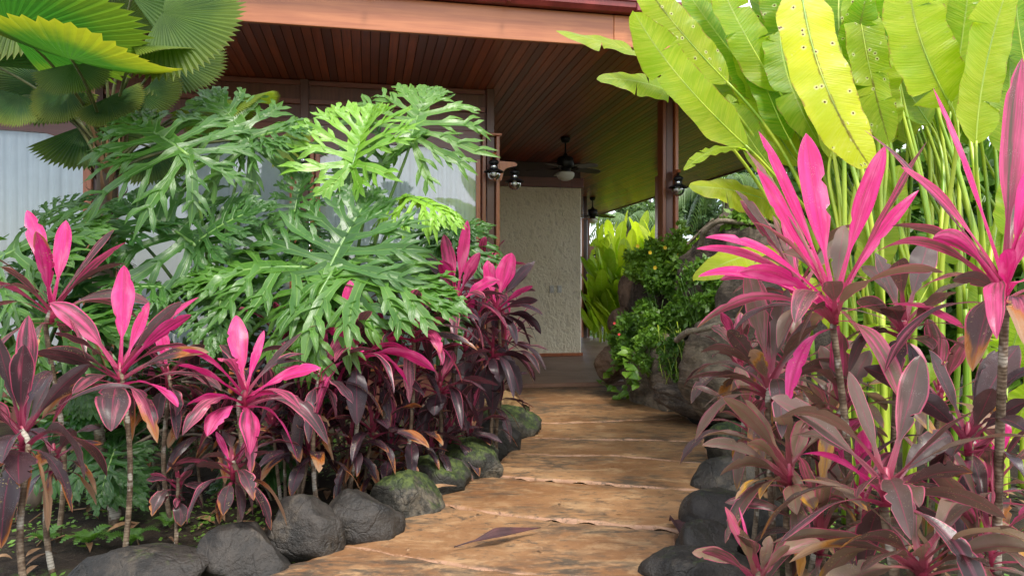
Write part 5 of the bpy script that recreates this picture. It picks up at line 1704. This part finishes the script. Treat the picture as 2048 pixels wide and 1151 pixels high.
heli_shoot('heliconia shoot whose tall smooth leaf fills the top right corner', 1965, 4.1, 1.3, [
    ((1952, 285, 3.95), (2028, -60, 3.9), (-30, 10, 0), (.15, -.95, .2), 150, .75, .1, 0, K(wave=.05)),
    ((1925, 150, 4.6), (1900, -80, 4.6), (10, 0, 0), CAMF, 90, .5, .1, 0),
    ((2040, 260, 4.8), (2100, -40, 4.8), (0, 0, 0), CAMF, 120, .15, .1, 0),
], 6)
heli_shoot('heliconia shoot with a lime leaf glowing low between the ceiling eave and pink leaves', 1720, 5.0, .8, [
    ((1585, 425, 4.8), (1378, 372, 4.7), (20, -25, 0), (0, -.75, .65), 110, .85, .1, 1),
    ((1600, 520, 4.6), (1390, 560, 4.4), (10, -60, 0), (-.1, -.7, .7), 105, .9, .1, 0),
    ((1690, 640, 4.4), (1560, 560, 4.3), (0, -25, 0), (-.1, -.7, .7), 120, .7, .1, 0),
], 7)
heli_shoot('heliconia shoot with low broad leaves behind the big hot-pink plant', 1790, 4.6, .7, [
    ((1730, 560, 4.4), (1800, 330, 4.5), (10, 0, 0), CAMF, 100, .6, .1, 0),
    ((1700, 760, 4.2), (1780, 650, 4.2), (0, -10, 0), (0, -.8, .6), 110, .5, .1, 0),
    ((1640, 420, 4.8), (1620, 250, 4.9), (0, 0, 0), CAMF, 80, .5, .1, 0),
    ((1830, 620, 4.4), (1900, 470, 4.5), (10, 0, 0), CAMF, 90, .4, .1, 0),
], 8)
heli_shoot('heliconia shoot with a green leaf beside the bare ringed stem at the right edge', 2010, 4.3, .9, [
    ((2010, 470, 4.2), (2060, 250, 4.2), (10, 0, 0), CAMF, 90, .45, .1, 0),
    ((2000, 760, 4.1), (2050, 600, 4.0), (10, 0, 0), CAMF, 110, .4, .1, 0),
    ((1960, 640, 4.4), (1990, 450, 4.5), (0, 0, 0), CAMF, 80, .35, .1, 0),
    ((2020, 880, 3.6), (2070, 760, 3.5), (0, 0, 0), CAMF, 90, .55, .1, 0),
], 9)
heli_shoot('heliconia shoot with overlapping mid-green leaves left of the yellow spotted leaf', 1700, 4.9, 1.1, [
    ((1560, 185, 4.75), (1425, -70, 4.8), (-20, -5, 0), (-.3, -.8, .5), 110, .55, .1, 2),
    ((1600, 330, 4.8), (1470, 95, 4.9), (-35, -10, 0), (-.4, -.7, .6), 95, .75, .1, 1),
    ((1555, 350, 4.6), (1455, 190, 4.7), (-20, 0, 0), (-.2, -.9, .4), 80, .35, .1, 3),
    ((1580, 280, 4.7), (1500, 60, 4.9), (-20, -5, 0), (.2, -.9, .3), 90, .15, .1, 0),
    ((1530, 330, 4.9), (1410, 250, 4.9), (-5, -25, 0), (-.2, -.5, .8), 70, .6, .1, 0),
    ((1640, 300, 4.9), (1560, 70, 5.0), (-20, 0, 0), (0, -.95, .3), 110, .5, .1, 2),
    ((1480, 110, 5.0), (1400, -60, 5.1), (-10, 0, 0), CAMF, 90, .4, .1, 0)], 77)
# leafless looking stalks crowding the clump, with leaves high above
for i, bx in enumerate(sorted(HR.uniform(1690, 2060) for _ in range(30))):
    d = HR.uniform(4.2, 5.6)
    lv = []
    hx = bx + HR.uniform(-150, 60)
    for q in range(HR.choice((2, 2, 3))):
        by = HR.uniform(60, 330)
        b = (hx + HR.uniform(-25, 25), by, d + .2)
        e = (b[0] + HR.uniform(-75, 60), by - HR.uniform(190, 320), d + HR.uniform(0, .6))
        lv.append((b, e, (HR.uniform(-30, 20), 0, 0), (HR.uniform(-.4, .3), -.9, HR.uniform(.1, .5)), HR.uniform(95, 140), HR.uniform(.1, .85), HR.choice((.1, .1, .6)), HR.choice((0, 2, 4))))
    heli_shoot('plain green heliconia shoot in the right-hand clump, %s stalk from the left' % ORD[i], bx, d, HR.uniform(.9, 1.5), lv, 100 + i)

# ------------------------------------------------------------------ lime heliconia hedge beyond the veranda
HB = random.Random(8)


def hedge_plant(label, px, py_top, d, seed, n=7, tint=.75, w=.2, L=.95):
    rng = random.Random(seed)
    top = P(px, py_top, d)
    B = np.array((top[0], top[1], -0.07))
    t = thing('heliconia', label, 'heliconia', B, 0, 'lime heliconia hedge beyond the veranda')
    h = max(top[2] - 0.75 * L, 0.3)
    Geo().tube([(0, 0, 0), (0.02, 0, h * .6), (0, 0, h)], [.035, .028, .02], 7).obj('stalk', MAT['heliconia_stalk'], t)
    C = B + UP * h
    for i in range(n):
        az = i * 2.399 + rng.uniform(-.4, .4)
        el = math.radians(rng.uniform(42, 88))
        A = np.array((math.cos(az), math.sin(az), 0))
        s = C - UP * rng.uniform(0, h * .55)
        b = s + (A * math.cos(el) * .6 + UP * math.sin(el)) * rng.uniform(.12, .3)
        e = b + L * rng.uniform(.7, 1.05) * (A * math.cos(el) + UP * math.sin(el))
        c = (b + e) / 2 + UP * .10 - A * .04
        pts = bez2(b, c, e, 14)
        N0 = unit(-A * math.sin(el) + UP * math.cos(el))
        g_ = heli_blade(pts, N0, w * rng.uniform(.8, 1.15), rng, 0, .18, .07, 5)
        o = mesh_obj('leaf', np.vstack(g_.V) - B, g_.F, MAT['heliconia_leaf'], t, np.vstack(g_.U), True, (min(1, tint * rng.uniform(.6, 1.25)), 0, rng.random()))
        Geo().tube(np.array([s, (s + b) / 2, b]) - B, [.012, .010, .008], 5).obj('petiole', MAT['heliconia_stalk'], o)
    return t


hd = [(1215, 505, 17.5), (1240, 520, 16.8), (1275, 540, 16.5), (1200, 560, 17.0), (1225, 590, 16.6), (1255, 600, 16.2), (1290, 570, 16.0), (1185, 470, 21.5), (1210, 455, 21.5), (1235, 450, 22), (1262, 458, 22),
      (1290, 452, 22), (1315, 455, 21.5), (1200, 480, 20), (1250, 470, 20), (1300, 475, 19.5), (1380, 470, 20), (1405, 478, 19), (1425, 470, 20), (1395, 490, 17.5), (1178, 520, 20.5), (1340, 465, 21), (1228, 545, 18.5), (1275, 505, 18),
      (1450, 470, 20), (1480, 465, 20), (1320, 520, 16.0), (1188, 600, 18.4), (1195, 445, 23), (1222, 440, 23.5), (1250, 442, 23), (1280, 440, 23.5), (1305, 445, 23), (1208, 530, 17.2), (1243, 560, 16.9), (1196, 500, 18.8)]
for i, (x, y, d) in enumerate(sorted(hd)):
    hedge_plant('lime heliconia in the hedge past the plaster wall, %s from the left' % ORD[i], x, y, d, 300 + i, 11 if d < 19 else 8, .50 if y < 500 else .32, .33, 1.25)

# ------------------------------------------------------------------ trees beyond
def foliage(n, cen, rad, size, seed, clumps=26, droop=0.0):
    rng = np.random.default_rng(seed)
    cc = rng.normal(0, 1, (clumps, 3))
    cc /= np.linalg.norm(cc, axis=1)[:, None]
    cc *= rng.uniform(.35, 1.0, clumps)[:, None] ** .6
    cr = rng.uniform(.18, .40, clumps)
    k = rng.integers(0, clumps, n)
    p = rng.normal(0, 1, (n, 3))
    p /= np.linalg.norm(p, axis=1)[:, None]
    p = (cc[k] + p * (cr[k] * rng.uniform(.2, 1, n) ** .5)[:, None]) * np.array(rad) + np.array(cen)
    a = rng.normal(0, 1, (n, 3)) + np.array((0, 0, -droop))
    a /= np.linalg.norm(a, axis=1)[:, None]
    b = np.cross(a, rng.normal(0, 1, (n, 3)) + np.array((0, 0, .6)))
    b /= np.linalg.norm(b, axis=1)[:, None]
    s = size * rng.uniform(.6, 1.3, n)
    a, b = a * s[:, None], b * (s * .30)[:, None]
    V = np.stack([p, p + a * .5 + b, p + a, p + a * .5 - b], 1).reshape(-1, 3)
    Fs = np.arange(4 * n).reshape(n, 4)
    uv = np.tile(np.array([(0, .5), (.5, 1), (1, .5), (.5, 0)]), (n, 1))
    return V, Fs, uv


def tree(label, px, py, d, rw, rh, seed, tint=.2, n=9000, leaf=.30):
    c = P(px, py, d)
    B = np.array((c[0], c[1], -.1))
    t = thing('tree', label, 'tree', B, 0, 'trees beyond the hedge')
    rng = random.Random(seed)
    tr = Geo()
    ctr = c - B
    tr.tube(bez2(np.zeros(3), ctr * .5 + np.array((.3, 0, 0)), ctr * np.array((1, 1, .95)), 10), np.linspace(.28, .10, 10), 9)
    tr.obj('trunk', MAT['trunk_bark'], t)
    for k in range(8):
        a = rng.uniform(0, 6.28)
        s = ctr * rng.uniform(.55, .9)
        e = ctr + np.array((math.cos(a) * rw * .8, math.sin(a) * rw * .8, rng.uniform(-.4, .8) * rh))
        Geo().tube(bez2(s, (s + e) / 2 + UP * .3, e, 8), np.linspace(.09, .02, 8), 6).obj('limb', MAT['trunk_bark'], t)
    V, Fs, uv = foliage(n, ctr, (rw, rw, rh), leaf, seed)
    cr = mesh_obj('crown', V, Fs, MAT['tree_leaf'], t, uv, False, (tint, 0, 0))
    cr['kind'] = 'stuff'
    return t


tree('hazy grey-green tree between the fan and the rock-top post', 1300, 430, 34, 1.6, 1.4, 1, .35, 5000, .26)
tree('dense dark-green tree right of the rock-top post', 1420, 395, 38, 2.8, 2.3, 2, .1)
tree('tall loose tree seen through the right-hand stalks', 1530, 330, 40, 3.4, 2.6, 3, .2)
tree('dark tree far behind the clump at the right edge', 1900, 420, 30, 4.5, 2.8, 4, .1, 12000)
tree('dark low tree behind the stalks beside the bark-textured rock', 1680, 440, 28, 3.2, 2.2, 5, .15)


def frond_palm(label, px, py, d, seed, nf=11, L=2.3, tint=.3):
    rng = random.Random(seed)
    c = P(px, py, d)
    B = np.array((c[0], c[1], -.1))
    t = thing('feather_palm', label, 'palm', B, 0, 'feathery palms beyond the hedge')
    C = c - B
    Geo().tube([(0, 0, 0), tuple(C * .5 + np.array((.1, 0, 0))), tuple(C)], [.14, .11, .09], 9).obj('trunk', MAT['trunk_bark'], t)
    for i in range(nf):
        az = i * 2.399 + rng.uniform(-.2, .2)
        A = np.array((math.cos(az), math.sin(az), 0))
        e = C + A * L * rng.uniform(.7, .95) + UP * rng.uniform(-1.1, .3)
        pts = bez2(C, C + A * L * .45 + UP * rng.uniform(.8, 1.3), e, 30)
        fr = Geo().tube(pts, np.linspace(.022, .005, 30), 5)
        o = fr.obj('frond', MAT['petiole_green'], t)
        g_ = Geo()
        for k in range(2, 30):
            T = unit(pts[k] - pts[k - 1])
            S = unit(np.cross(T, UP))
            for s in (-1, 1):
                l = .62 * math.sin(k / 31 * math.pi) ** .5 * rng.uniform(.8, 1.1)
                b = pts[k]
                q = b + S * s * l * .45 + T * l * .25 - UP * l * .85
                V, Fs, uv = strip(bez2(b, b + S * s * l * .45 + T * l * .2, q, 5), UP + S * s * .2, np.array([.012, .022, .022, .016, .002]), 3, -.1)
                g_.add(V, Fs, uv)
        lf = g_.obj('leaflets', MAT['tree_leaf'], o, True, (tint, 0, 0))
        lf['kind'] = 'stuff'
    return t


frond_palm('feathery palm with drooping fronds right of the rock-top post', 1450, 385, 20, 1, 12, 2.0, .45)
frond_palm('feathery palm whose fronds show above the hedge below the far fan', 1255, 452, 26, 2, 11, 2.2, .5)
frond_palm('feathery palm hanging behind the eave corner and heliconia stalks', 1540, 285, 26, 3, 11, 2.2, .35)

for k, (bx_, by_, bd_, rw_, rh_, lb) in enumerate(((1600, 500, 8.6, .9, .8, 'dark broad-leaved bush in the gap right of the bark-textured rock'), (1760, 520, 8.0, .9, .95, 'dark broad-leaved bush behind the stalks below the yellow leaf'),
        (1900, 480, 8.2, 1.0, 1.1, 'dark broad-leaved bush behind the stalks near the right edge'), (2040, 500, 7.6, .9, 1.2, 'dark broad-leaved bush cut by the right edge of the frame'),
        (1700, 330, 10.5, 1.4, .8, 'mid-green bush high behind the pink leaves and stalks'), (2230, 480, 6.6, 1.0, 1.3, 'dark bush just past the right edge beside the clump'), (1640, 330, 9.2, .9, .9, 'tall dark bush filling the gap left of the bare right-hand stalks'), (1850, 340, 8.6, .9, .9, 'tall dark bush filling the gap behind the middle right-hand stalks'))):
    cc = P(bx_, by_, bd_)
    t = thing('broadleaf_bush', lb, 'bush', (cc[0], cc[1], -.08), 0, 'dark bushes behind the right-hand clump')
    for q in range(7):
        e_ = np.array((HB.uniform(-.6, .6) * rw_, HB.uniform(-.5, .5) * rw_, cc[2] + HB.uniform(-.2, .6) * rh_))
        Geo().tube(bez2(np.zeros(3), e_ * .5 + np.array((0, 0, .2)), e_, 7), np.linspace(.025, .008, 7), 6).obj('branch', MAT['trunk_bark'], t)
    V, Fs, uv = foliage(1500, (0, 0, cc[2] * .8), (rw_, rw_ * .7, rh_ * 1.3), .24, 60 + k, 30)
    mesh_obj('foliage', V, Fs, MAT['small_leaf'], t, uv, False, (.10 + .05 * k, 0, 0))['kind'] = 'stuff'

# ------------------------------------------------------------------ bushes, vines and small plants on the rocks
def bush(name, label, cat, cen, rad, n, leaf, seed, tint, clumps=30, stems=8, ground=None, group=None, ratio=1.0):
    cen = np.asarray(cen)
    B = cen - UP * rad[2]
    if ground is not None:
        B[2] = ground
    t = thing(name, label, cat, B, 0, group)
    rng = random.Random(seed)
    for k in range(stems):
        e = (cen - B) + np.array((rng.uniform(-.7, .7) * rad[0], rng.uniform(-.7, .7) * rad[1], rng.uniform(-.2, .8) * rad[2]))
        Geo().tube(bez2(np.zeros(3), e * .5 + np.array((rng.uniform(-.05, .05), 0, .05)), e, 7), np.linspace(.007, .003, 7), 5).obj('stem', MAT['petiole_green'], t)
    V, Fs, uv = foliage(n, cen - B, rad, leaf, seed, clumps)
    o = mesh_obj('foliage', V, Fs, MAT['small_leaf'], t, uv, False, (tint, 0, 0))
    o['kind'] = 'stuff'
    return t


b1 = bush('flowering_shrub', 'leafy shrub with small yellow flowers at the foot of the rock-top post', 'shrub', P(1325, 530, 8.75), (.46, .30, .27), 5200, .062, 3, .5)
b2 = bush('climbing_plant', 'dense dark-green climber hanging down the middle of the rock bank', 'climber', P(1322, 620, 8.45), (.34, .24, .46), 7000, .060, 4, .28)
b3 = bush('climbing_plant', 'sparser green creeper with red flowers on the left rocks of the bank', 'climber', P(1255, 680, 8.7), (.20, .18, .32), 2300, .065, 5, .25)
bush('climbing_plant', 'bright green creeper spilling over the pale rocks above the trailing vine', 'climber', P(1300, 700, 8.1), (.17, .14, .26), 1700, .06, 15, .35)
bush('climbing_plant', 'loose green leaves climbing over the front of the bark-textured rock', 'climber', P(1395, 585, 7.4), (.26, .14, .36), 1900, .065, 16, .25)
hb = P(1335, 650, 8.0)
tuft = thing('hanging_stems', 'thin yellow-green hanging stems under the climber on the rock bank', 'creeper', hb)
hs = random.Random(6)
for k in range(26):
    s_ = P(hs.uniform(1310, 1372), hs.uniform(640, 690), hs.uniform(7.7, 8.0))
    e_ = P(hs.uniform(1318, 1378), hs.uniform(705, 775), hs.uniform(7.5, 7.8))
    Geo().tube(bez2(s_, (s_ + e_) / 2 + np.array((hs.uniform(-.06, .06), -.06, .04)), e_, 8) - hb, np.linspace(.006, .003, 8), 5).obj('stem', MAT['heliconia_stalk'] if k % 3 else MAT['petiole_green'], tuft)
V, Fs, uv = foliage(420, P(1345, 715, 7.7) - hb, (.17, .10, .26), .06, 6, 20)
mesh_obj('foliage', V, Fs, MAT['small_leaf'], tuft, uv, False, (.15, 0, 0))['kind'] = 'stuff'
bush('trailing_plant', 'light green sprigs beside the lantern post above the bark-textured rock', 'creeper', P(1372, 500, 8.4), (.20, .16, .28), 700, .085, 7, .5)
bush('trailing_plant', 'small leaves growing on the root atop the bark-textured rock', 'creeper', P(1500, 440, 7.6), (.34, .12, .12), 500, .09, 8, .4)


def flowers(host, pts, mat, r):
    o0 = np.array(host.location)
    for p in pts:
        g_ = Geo()
        c = P(*p) - o0
        for k in range(5):
            a = k * 2 * math.pi / 5
            e = c + np.array((math.cos(a) * r, -.3 * r, math.sin(a) * r))
            V, Fs, uv = strip(bez2(c, (c + e) / 2 + np.array((0, -.3 * r, 0)), e, 4), (0, -1, 0), np.array([.25, .5, .55, .15]) * r, 3, .1)
            g_.add(V, Fs, uv)
        g_.obj('flower', MAT[mat], host)


flowers(b1, [(1357, 510, 8.4), (1300, 505, 8.4), (1275, 492, 8.4), (1330, 495, 8.4), (1310, 535, 8.4)], 'flower_yellow', .022)
flowers(b3, [(1229, 646, 8.45), (1238, 668, 8.45)], 'flower_red', .016)

# heart-leaved vine trailing onto the path
vb = P(1262, 700, 8.35)
vine = thing('heart_leaf_vine', 'heart-leaved vine trailing from the rocks onto the path by the step', 'vine', vb)
vr = random.Random(4)


def heart(L):
    t = np.linspace(0, 1, 9)
    pts = np.stack([t * 0, t * L, -0.22 * L * t ** 2], 1)
    hw = L * .45 * np.array([.55, .9, 1., .97, .86, .68, .46, .22, .01])
    return strip(pts, (0, 0, 1), hw, 5, .22)


for path_px in ([(1262, 700, 8.35), (1272, 725, 8.2), (1262, 755, 8.0), (1240, 785, 8.75), (1222, 776, 9.0), (1198, 765, 9.2)], [(1262, 700, 8.35), (1260, 740, 8.1), (1268, 770, 7.9), (1250, 795, 8.6), (1237, 802, 8.55)],
                [(1262, 700, 8.35), (1252, 720, 8.2), (1255, 750, 8.0), (1275, 775, 7.9)], [(1262, 690, 8.35), (1240, 715, 8.5), (1225, 745, 8.7), (1212, 755, 9.0)]):
    pts = np.array([P(*q) for q in path_px])
    pts[:, 2] = np.maximum(pts[:, 2], 0.045)
    tt = np.linspace(0, len(pts) - 1, 24)
    q = np.stack([np.interp(tt, range(len(pts)), pts[:, k]) for k in range(3)], 1)
    Geo().tube(q - vb, .004, 5).obj('runner', MAT['petiole_green'], vine)
    for k in range(3, 24, 2):
        L = vr.uniform(.075, .125)
        V, Fs, uv = heart(L)
        a = vr.uniform(0, 6.28)
        yv = unit((math.cos(a), math.sin(a) - .6, vr.uniform(-.5, .2)))
        N = unit(np.array((vr.uniform(-.4, .4), -.6, .8)) - yv * np.dot(yv, (0, -.6, .8)))
        R = np.stack([np.cross(yv, N), yv, N], 0)
        p0 = q[k] + UP * vr.uniform(.01, .04)
        V = V @ R + p0 - vb
        V[:, 2] = np.maximum(V[:, 2], 0.04 - vb[2] + .004 * np.arange(len(V)) / len(V))
        mesh_obj('leaf', V, Fs, MAT['small_leaf'], vine, uv, True, (vr.uniform(.2, .6), 0, 0))
hv = P(1855, 745, 2.9)
hl = thing('heart_leaf_vine', 'single pale lime heart-shaped leaf among the right-hand stalks', 'vine', (hv[0], hv[1], -.06))
V, Fs, uv = heart(.085)
R = np.stack([np.array((1, 0, 0)), unit((0.1, -.25, -1)), unit((0, -1, .25))], 0)
mesh_obj('leaf', V @ R + hv + UP * .04 - np.array(hl.location), Fs, MAT['small_leaf'], hl, uv, True, (1, 0, 0))
Geo().tube([(0, 0.05, 0), (0.02, 0.03, .6), tuple(hv + UP * .04 - np.array(hl.location))], .004, 5).obj('runner', MAT['petiole_green'], hl)

# ground cover and ferns
gr = np.random.default_rng(3)


def cover(name, label, n, xr, yr, size, tint, seed, cond):
    rng = np.random.default_rng(seed)
    g_ = Geo()
    k = 0
    Vs, Fs, U = [], [], []
    while k < n:
        x, y = rng.uniform(*xr), rng.uniform(*yr)
        if not cond(x, y) or noise.noise((x * 2.2, y * 2.2, 5.5)) < rng.uniform(-.25, .35):
            continue
        z = ground_z(x, y) + rng.uniform(.01, .06)
        s = size * rng.uniform(.5, 1.3)
        a = rng.uniform(0, 6.28)
        c, sn = math.cos(a) * s, math.sin(a) * s
        tl = rng.uniform(-.4, .4, 2) * s
        b = len(Vs) * 4
        Vs.append([(x - c, y - sn, z - tl[0]), (x + sn * .7, y - c * .7, z - tl[1]), (x + c, y + sn, z + tl[0]), (x - sn * .7, y + c * .7, z + tl[1])])
        k += 1
    V = np.array(Vs).reshape(-1, 3)
    o = mesh_obj(name, V, np.arange(len(V)).reshape(-1, 4), MAT['small_leaf'], None, np.tile(np.array([(0, .5), (.5, 1), (1, .5), (.5, 0)]), (n, 1)), False, (tint, 0, 0))
    return tag(o, label, 'ground cover', None, 'stuff')


cover('ground_cover', 'low green seedlings and clover over the dark soil of the left bed', 5200, (-4.5, -.6), (2.9, 7.5), .016, .30, 1, lambda x, y: x < -0.55 - max(0, (4.3 - y)) * .55 - 0.0)
cover('ground_cover', 'low green seedlings over the soil of the right bed', 2200, (1.0, 4.5), (2.3, 7), .015, .28, 2, lambda x, y: x > .95 + (y - 2.3) * .16)
cover('ground_cover', 'mat of green leaves at the far end of the veranda floor', 2500, (1.8, 5.0), (18.5, 23), .05, .25, 3, lambda x, y: True)


def fern(label, px, py, d, seed, n=8, L=.15, tint=.12):
    rng = random.Random(seed)
    c = G(px, py, -.03) if d is None else P(px, py, d)
    t = thing('fern', label, 'fern', c, 0, 'small ferns on the soil of the left bed')
    for i in range(n):
        az = i * 2.399 + rng.uniform(-.3, .3)
        A = np.array((math.cos(az), math.sin(az), 0))
        l = L * rng.uniform(.7, 1.1)
        pts = bez2(np.zeros(3), A * l * .4 + UP * l * .8, A * l * .9 + UP * l * .45, 12)
        g_ = Geo().tube(pts, .0016, 4)
        for k in range(2, 12):
            T = unit(pts[k] - pts[k - 1])
            S = unit(np.cross(T, UP))
            w = l * .30 * math.sin((12.5 - k) / 11 * 2.2) * 1.0
            for s in (-1, 1):
                e = pts[k] + S * s * w + T * w * .35
                V, Fs, uv = strip(np.array([pts[k], (pts[k] + e) / 2, e]), np.cross(T, S) * s, np.array([.07, .09, .01]) * l * .5, 3, 0)
                g_.add(V, Fs, uv)
        g_.obj('frond', MAT['small_leaf'], t, True, (tint, 0, 0))
    return t


fern('fern under the grey hanging leaf, right of the crooked trunk', 175, 1092, None, 1)
fern('fern close to the long low smooth boulder at bottom left', 262, 1090, None, 2, 8, .14)
fern('fern at the foot of the tiny reddish seedling', 340, 1055, None, 3, 7, .14)
fern('small fern at the far left behind the crooked stem', 90, 1085, None, 4, 7, .13)
fern('small fern in the gap left of the mossy boulders', 690, 965, None, 5, 6, .14)

# thick bare trunk in the left bed
tk = G(232, 1050, -.05)
tt_ = thing('bare_trunk', 'thick leaning bare grey trunk rising from the left bed under the grey leaf', 'trunk', tk)
Geo().tube(bez2(np.zeros(3), np.array((-.05, .05, .25)), P(200, 880, tk[1] + .1) - tk, 12), np.linspace(.038, .030, 12), 10).obj('trunk', MAT['cordyline_stem'], tt_)
Geo().tube(bez2(P(200, 880, tk[1] + .1) - tk, P(190, 800, tk[1] + .15) - tk, P(215, 700, tk[1] + .3) - tk, 10), np.linspace(.030, .02, 10), 10).obj('upper_trunk', MAT['cordyline_stem'], tt_)

# tangle of old roots behind the left bed
rg = random.Random(77)
tg = P(330, 840, 4.75)
tg[2] = -.06
tang = thing('root_tangle', 'tangle of brown bare roots and dead stems low behind the left cordylines', 'roots', tg)
for i in range(34):
    s = P(rg.uniform(240, 420), rg.uniform(760, 900), rg.uniform(4.4, 5.0))
    e = s + np.array((rg.uniform(.15, .55) * rg.choice((-1, 1)), rg.uniform(-.15, .15), rg.uniform(-.3, .06)))
    e[2] = max(e[2], -.05)
    m_ = (s + e) / 2 + np.array((0, rg.uniform(-.1, .1), rg.uniform(-.02, .12)))
    Geo().tube(bez2(s, m_, e, 10) - tg, np.linspace(rg.uniform(.008, .014), .005, 10), 6).obj('root', MAT['root_wood'], tang)


# dead leaves and twigs strewn over both beds
lr = np.random.default_rng(12)
lg = Geo()
for k in range(420):
    if k % 3:
        x, y = lr.uniform(-4.2, -.7), lr.uniform(3.0, 7.0)
        if x > -0.62 - max(0, 4.3 - y) * .6:
            continue
    else:
        x, y = lr.uniform(1.0, 4.2), lr.uniform(2.4, 6.0)
        if x < .98 + (y - 2.3) * .18:
            continue
    a = lr.uniform(0, 6.28)
    l = lr.uniform(.05, .22)
    z = ground_z(x, y) + .012
    A = np.array((math.cos(a), math.sin(a), 0))
    p0 = np.array((x, y, z))
    if k % 4 == 0:
        lg.tube(np.array([p0, p0 + A * l * .8 + UP * .015, p0 + A * l * 1.6]), .004, 5)
    else:
        V, Fs, uv = strip(bez2(p0, p0 + A * l * .5 + UP * lr.uniform(.01, .05), p0 + A * l, 7), UP + np.array((lr.uniform(-.4, .4), lr.uniform(-.4, .4), 0)), l * .13 * np.array([.1, .6, 1, 1, .8, .45, .02]), 3, .4)
        lg.add(V, Fs, uv)
tag(lg.obj('leaf_litter', MAT['dry_tan']), 'brown dead leaves and twigs strewn over the garden beds', 'leaf litter', None, 'stuff')

# ------------------------------------------------------------------ fallen leaves
def fallen(label, pts_px, w, mat, zoff=.036):
    pts = np.array([G(x, y, .035) for x, y in pts_px])
    t = np.linspace(0, len(pts) - 1, 16)
    q = np.stack([np.interp(t, range(len(pts)), pts[:, k]) for k in range(3)], 1)
    for _ in range(2):
        q[1:-1] = (q[:-2] + q[1:-1] * 2 + q[2:]) / 4
    s = np.linspace(0, 1, 16)
    q[:, 2] = zoff + .025 * np.sin(s * math.pi) + .012 * s
    hw = w / 2 * np.where(s < .3, .10 + .2 * s, np.clip((s - .22) * 3.2, 0, 1) * np.clip((1 - s) * 2.4, 0.02, 1))
    V, Fs, uv = strip(q, (0, -.45, 1), hw, 5, .55, .4, .1, 2)
    o = mesh_obj('fallen_leaf', V - q[0], Fs, MAT[mat], None, uv, True, None, q[0])
    m_ = o.modifiers.new('solid', 'SOLIDIFY')
    m_.thickness = .002
    return tag(o, label, 'leaf', 'fallen leaves on the path')


sr = np.random.default_rng(31)
sg = Geo()
for k in range(34):
    t_ = sr.uniform(0, 1)
    p0 = G(sr.uniform(1000, 1360) - 250 * t_ ** 2, 800 + 330 * t_, .045)
    a = sr.uniform(0, 6.28)
    l = sr.uniform(.012, .045)
    A = np.array((math.cos(a), math.sin(a), 0))
    V, Fs, uv = strip(bez2(p0, p0 + A * l * .5 + UP * .008, p0 + A * l, 5), UP + np.array((sr.uniform(-.5, .5), sr.uniform(-.5, .5), 0)), l * .22 * np.array([.2, .9, 1, .7, .05]), 3, .3)
    sg.add(V, Fs, uv)
tag(sg.obj('path_litter', MAT['dry_tan']), 'tiny dry leaf scraps scattered over the path slabs', 'leaf litter', None, 'stuff')
fallen('long dark maroon fallen leaf curled on the slab in the foreground', [(908, 1097), (960, 1092), (1010, 1080), (1082, 1062)], .06, 'dry_leaf', .045)
fallen('maroon folded fallen leaf stuck at the right rim of the slab', [(1366, 1095), (1362, 1075), (1350, 1052), (1338, 1046)], .09, 'dry_leaf', .04)
fallen('brown curved dry stick-like leaf beside the mossy boulder', [(832, 1012), (850, 1002), (880, 988), (914, 982)], .035, 'dry_tan', .06)
fallen('tan broken leaf scrap lying between two left boulders', [(676, 1075), (676, 1060), (674, 1045)], .06, 'dry_tan', .08)
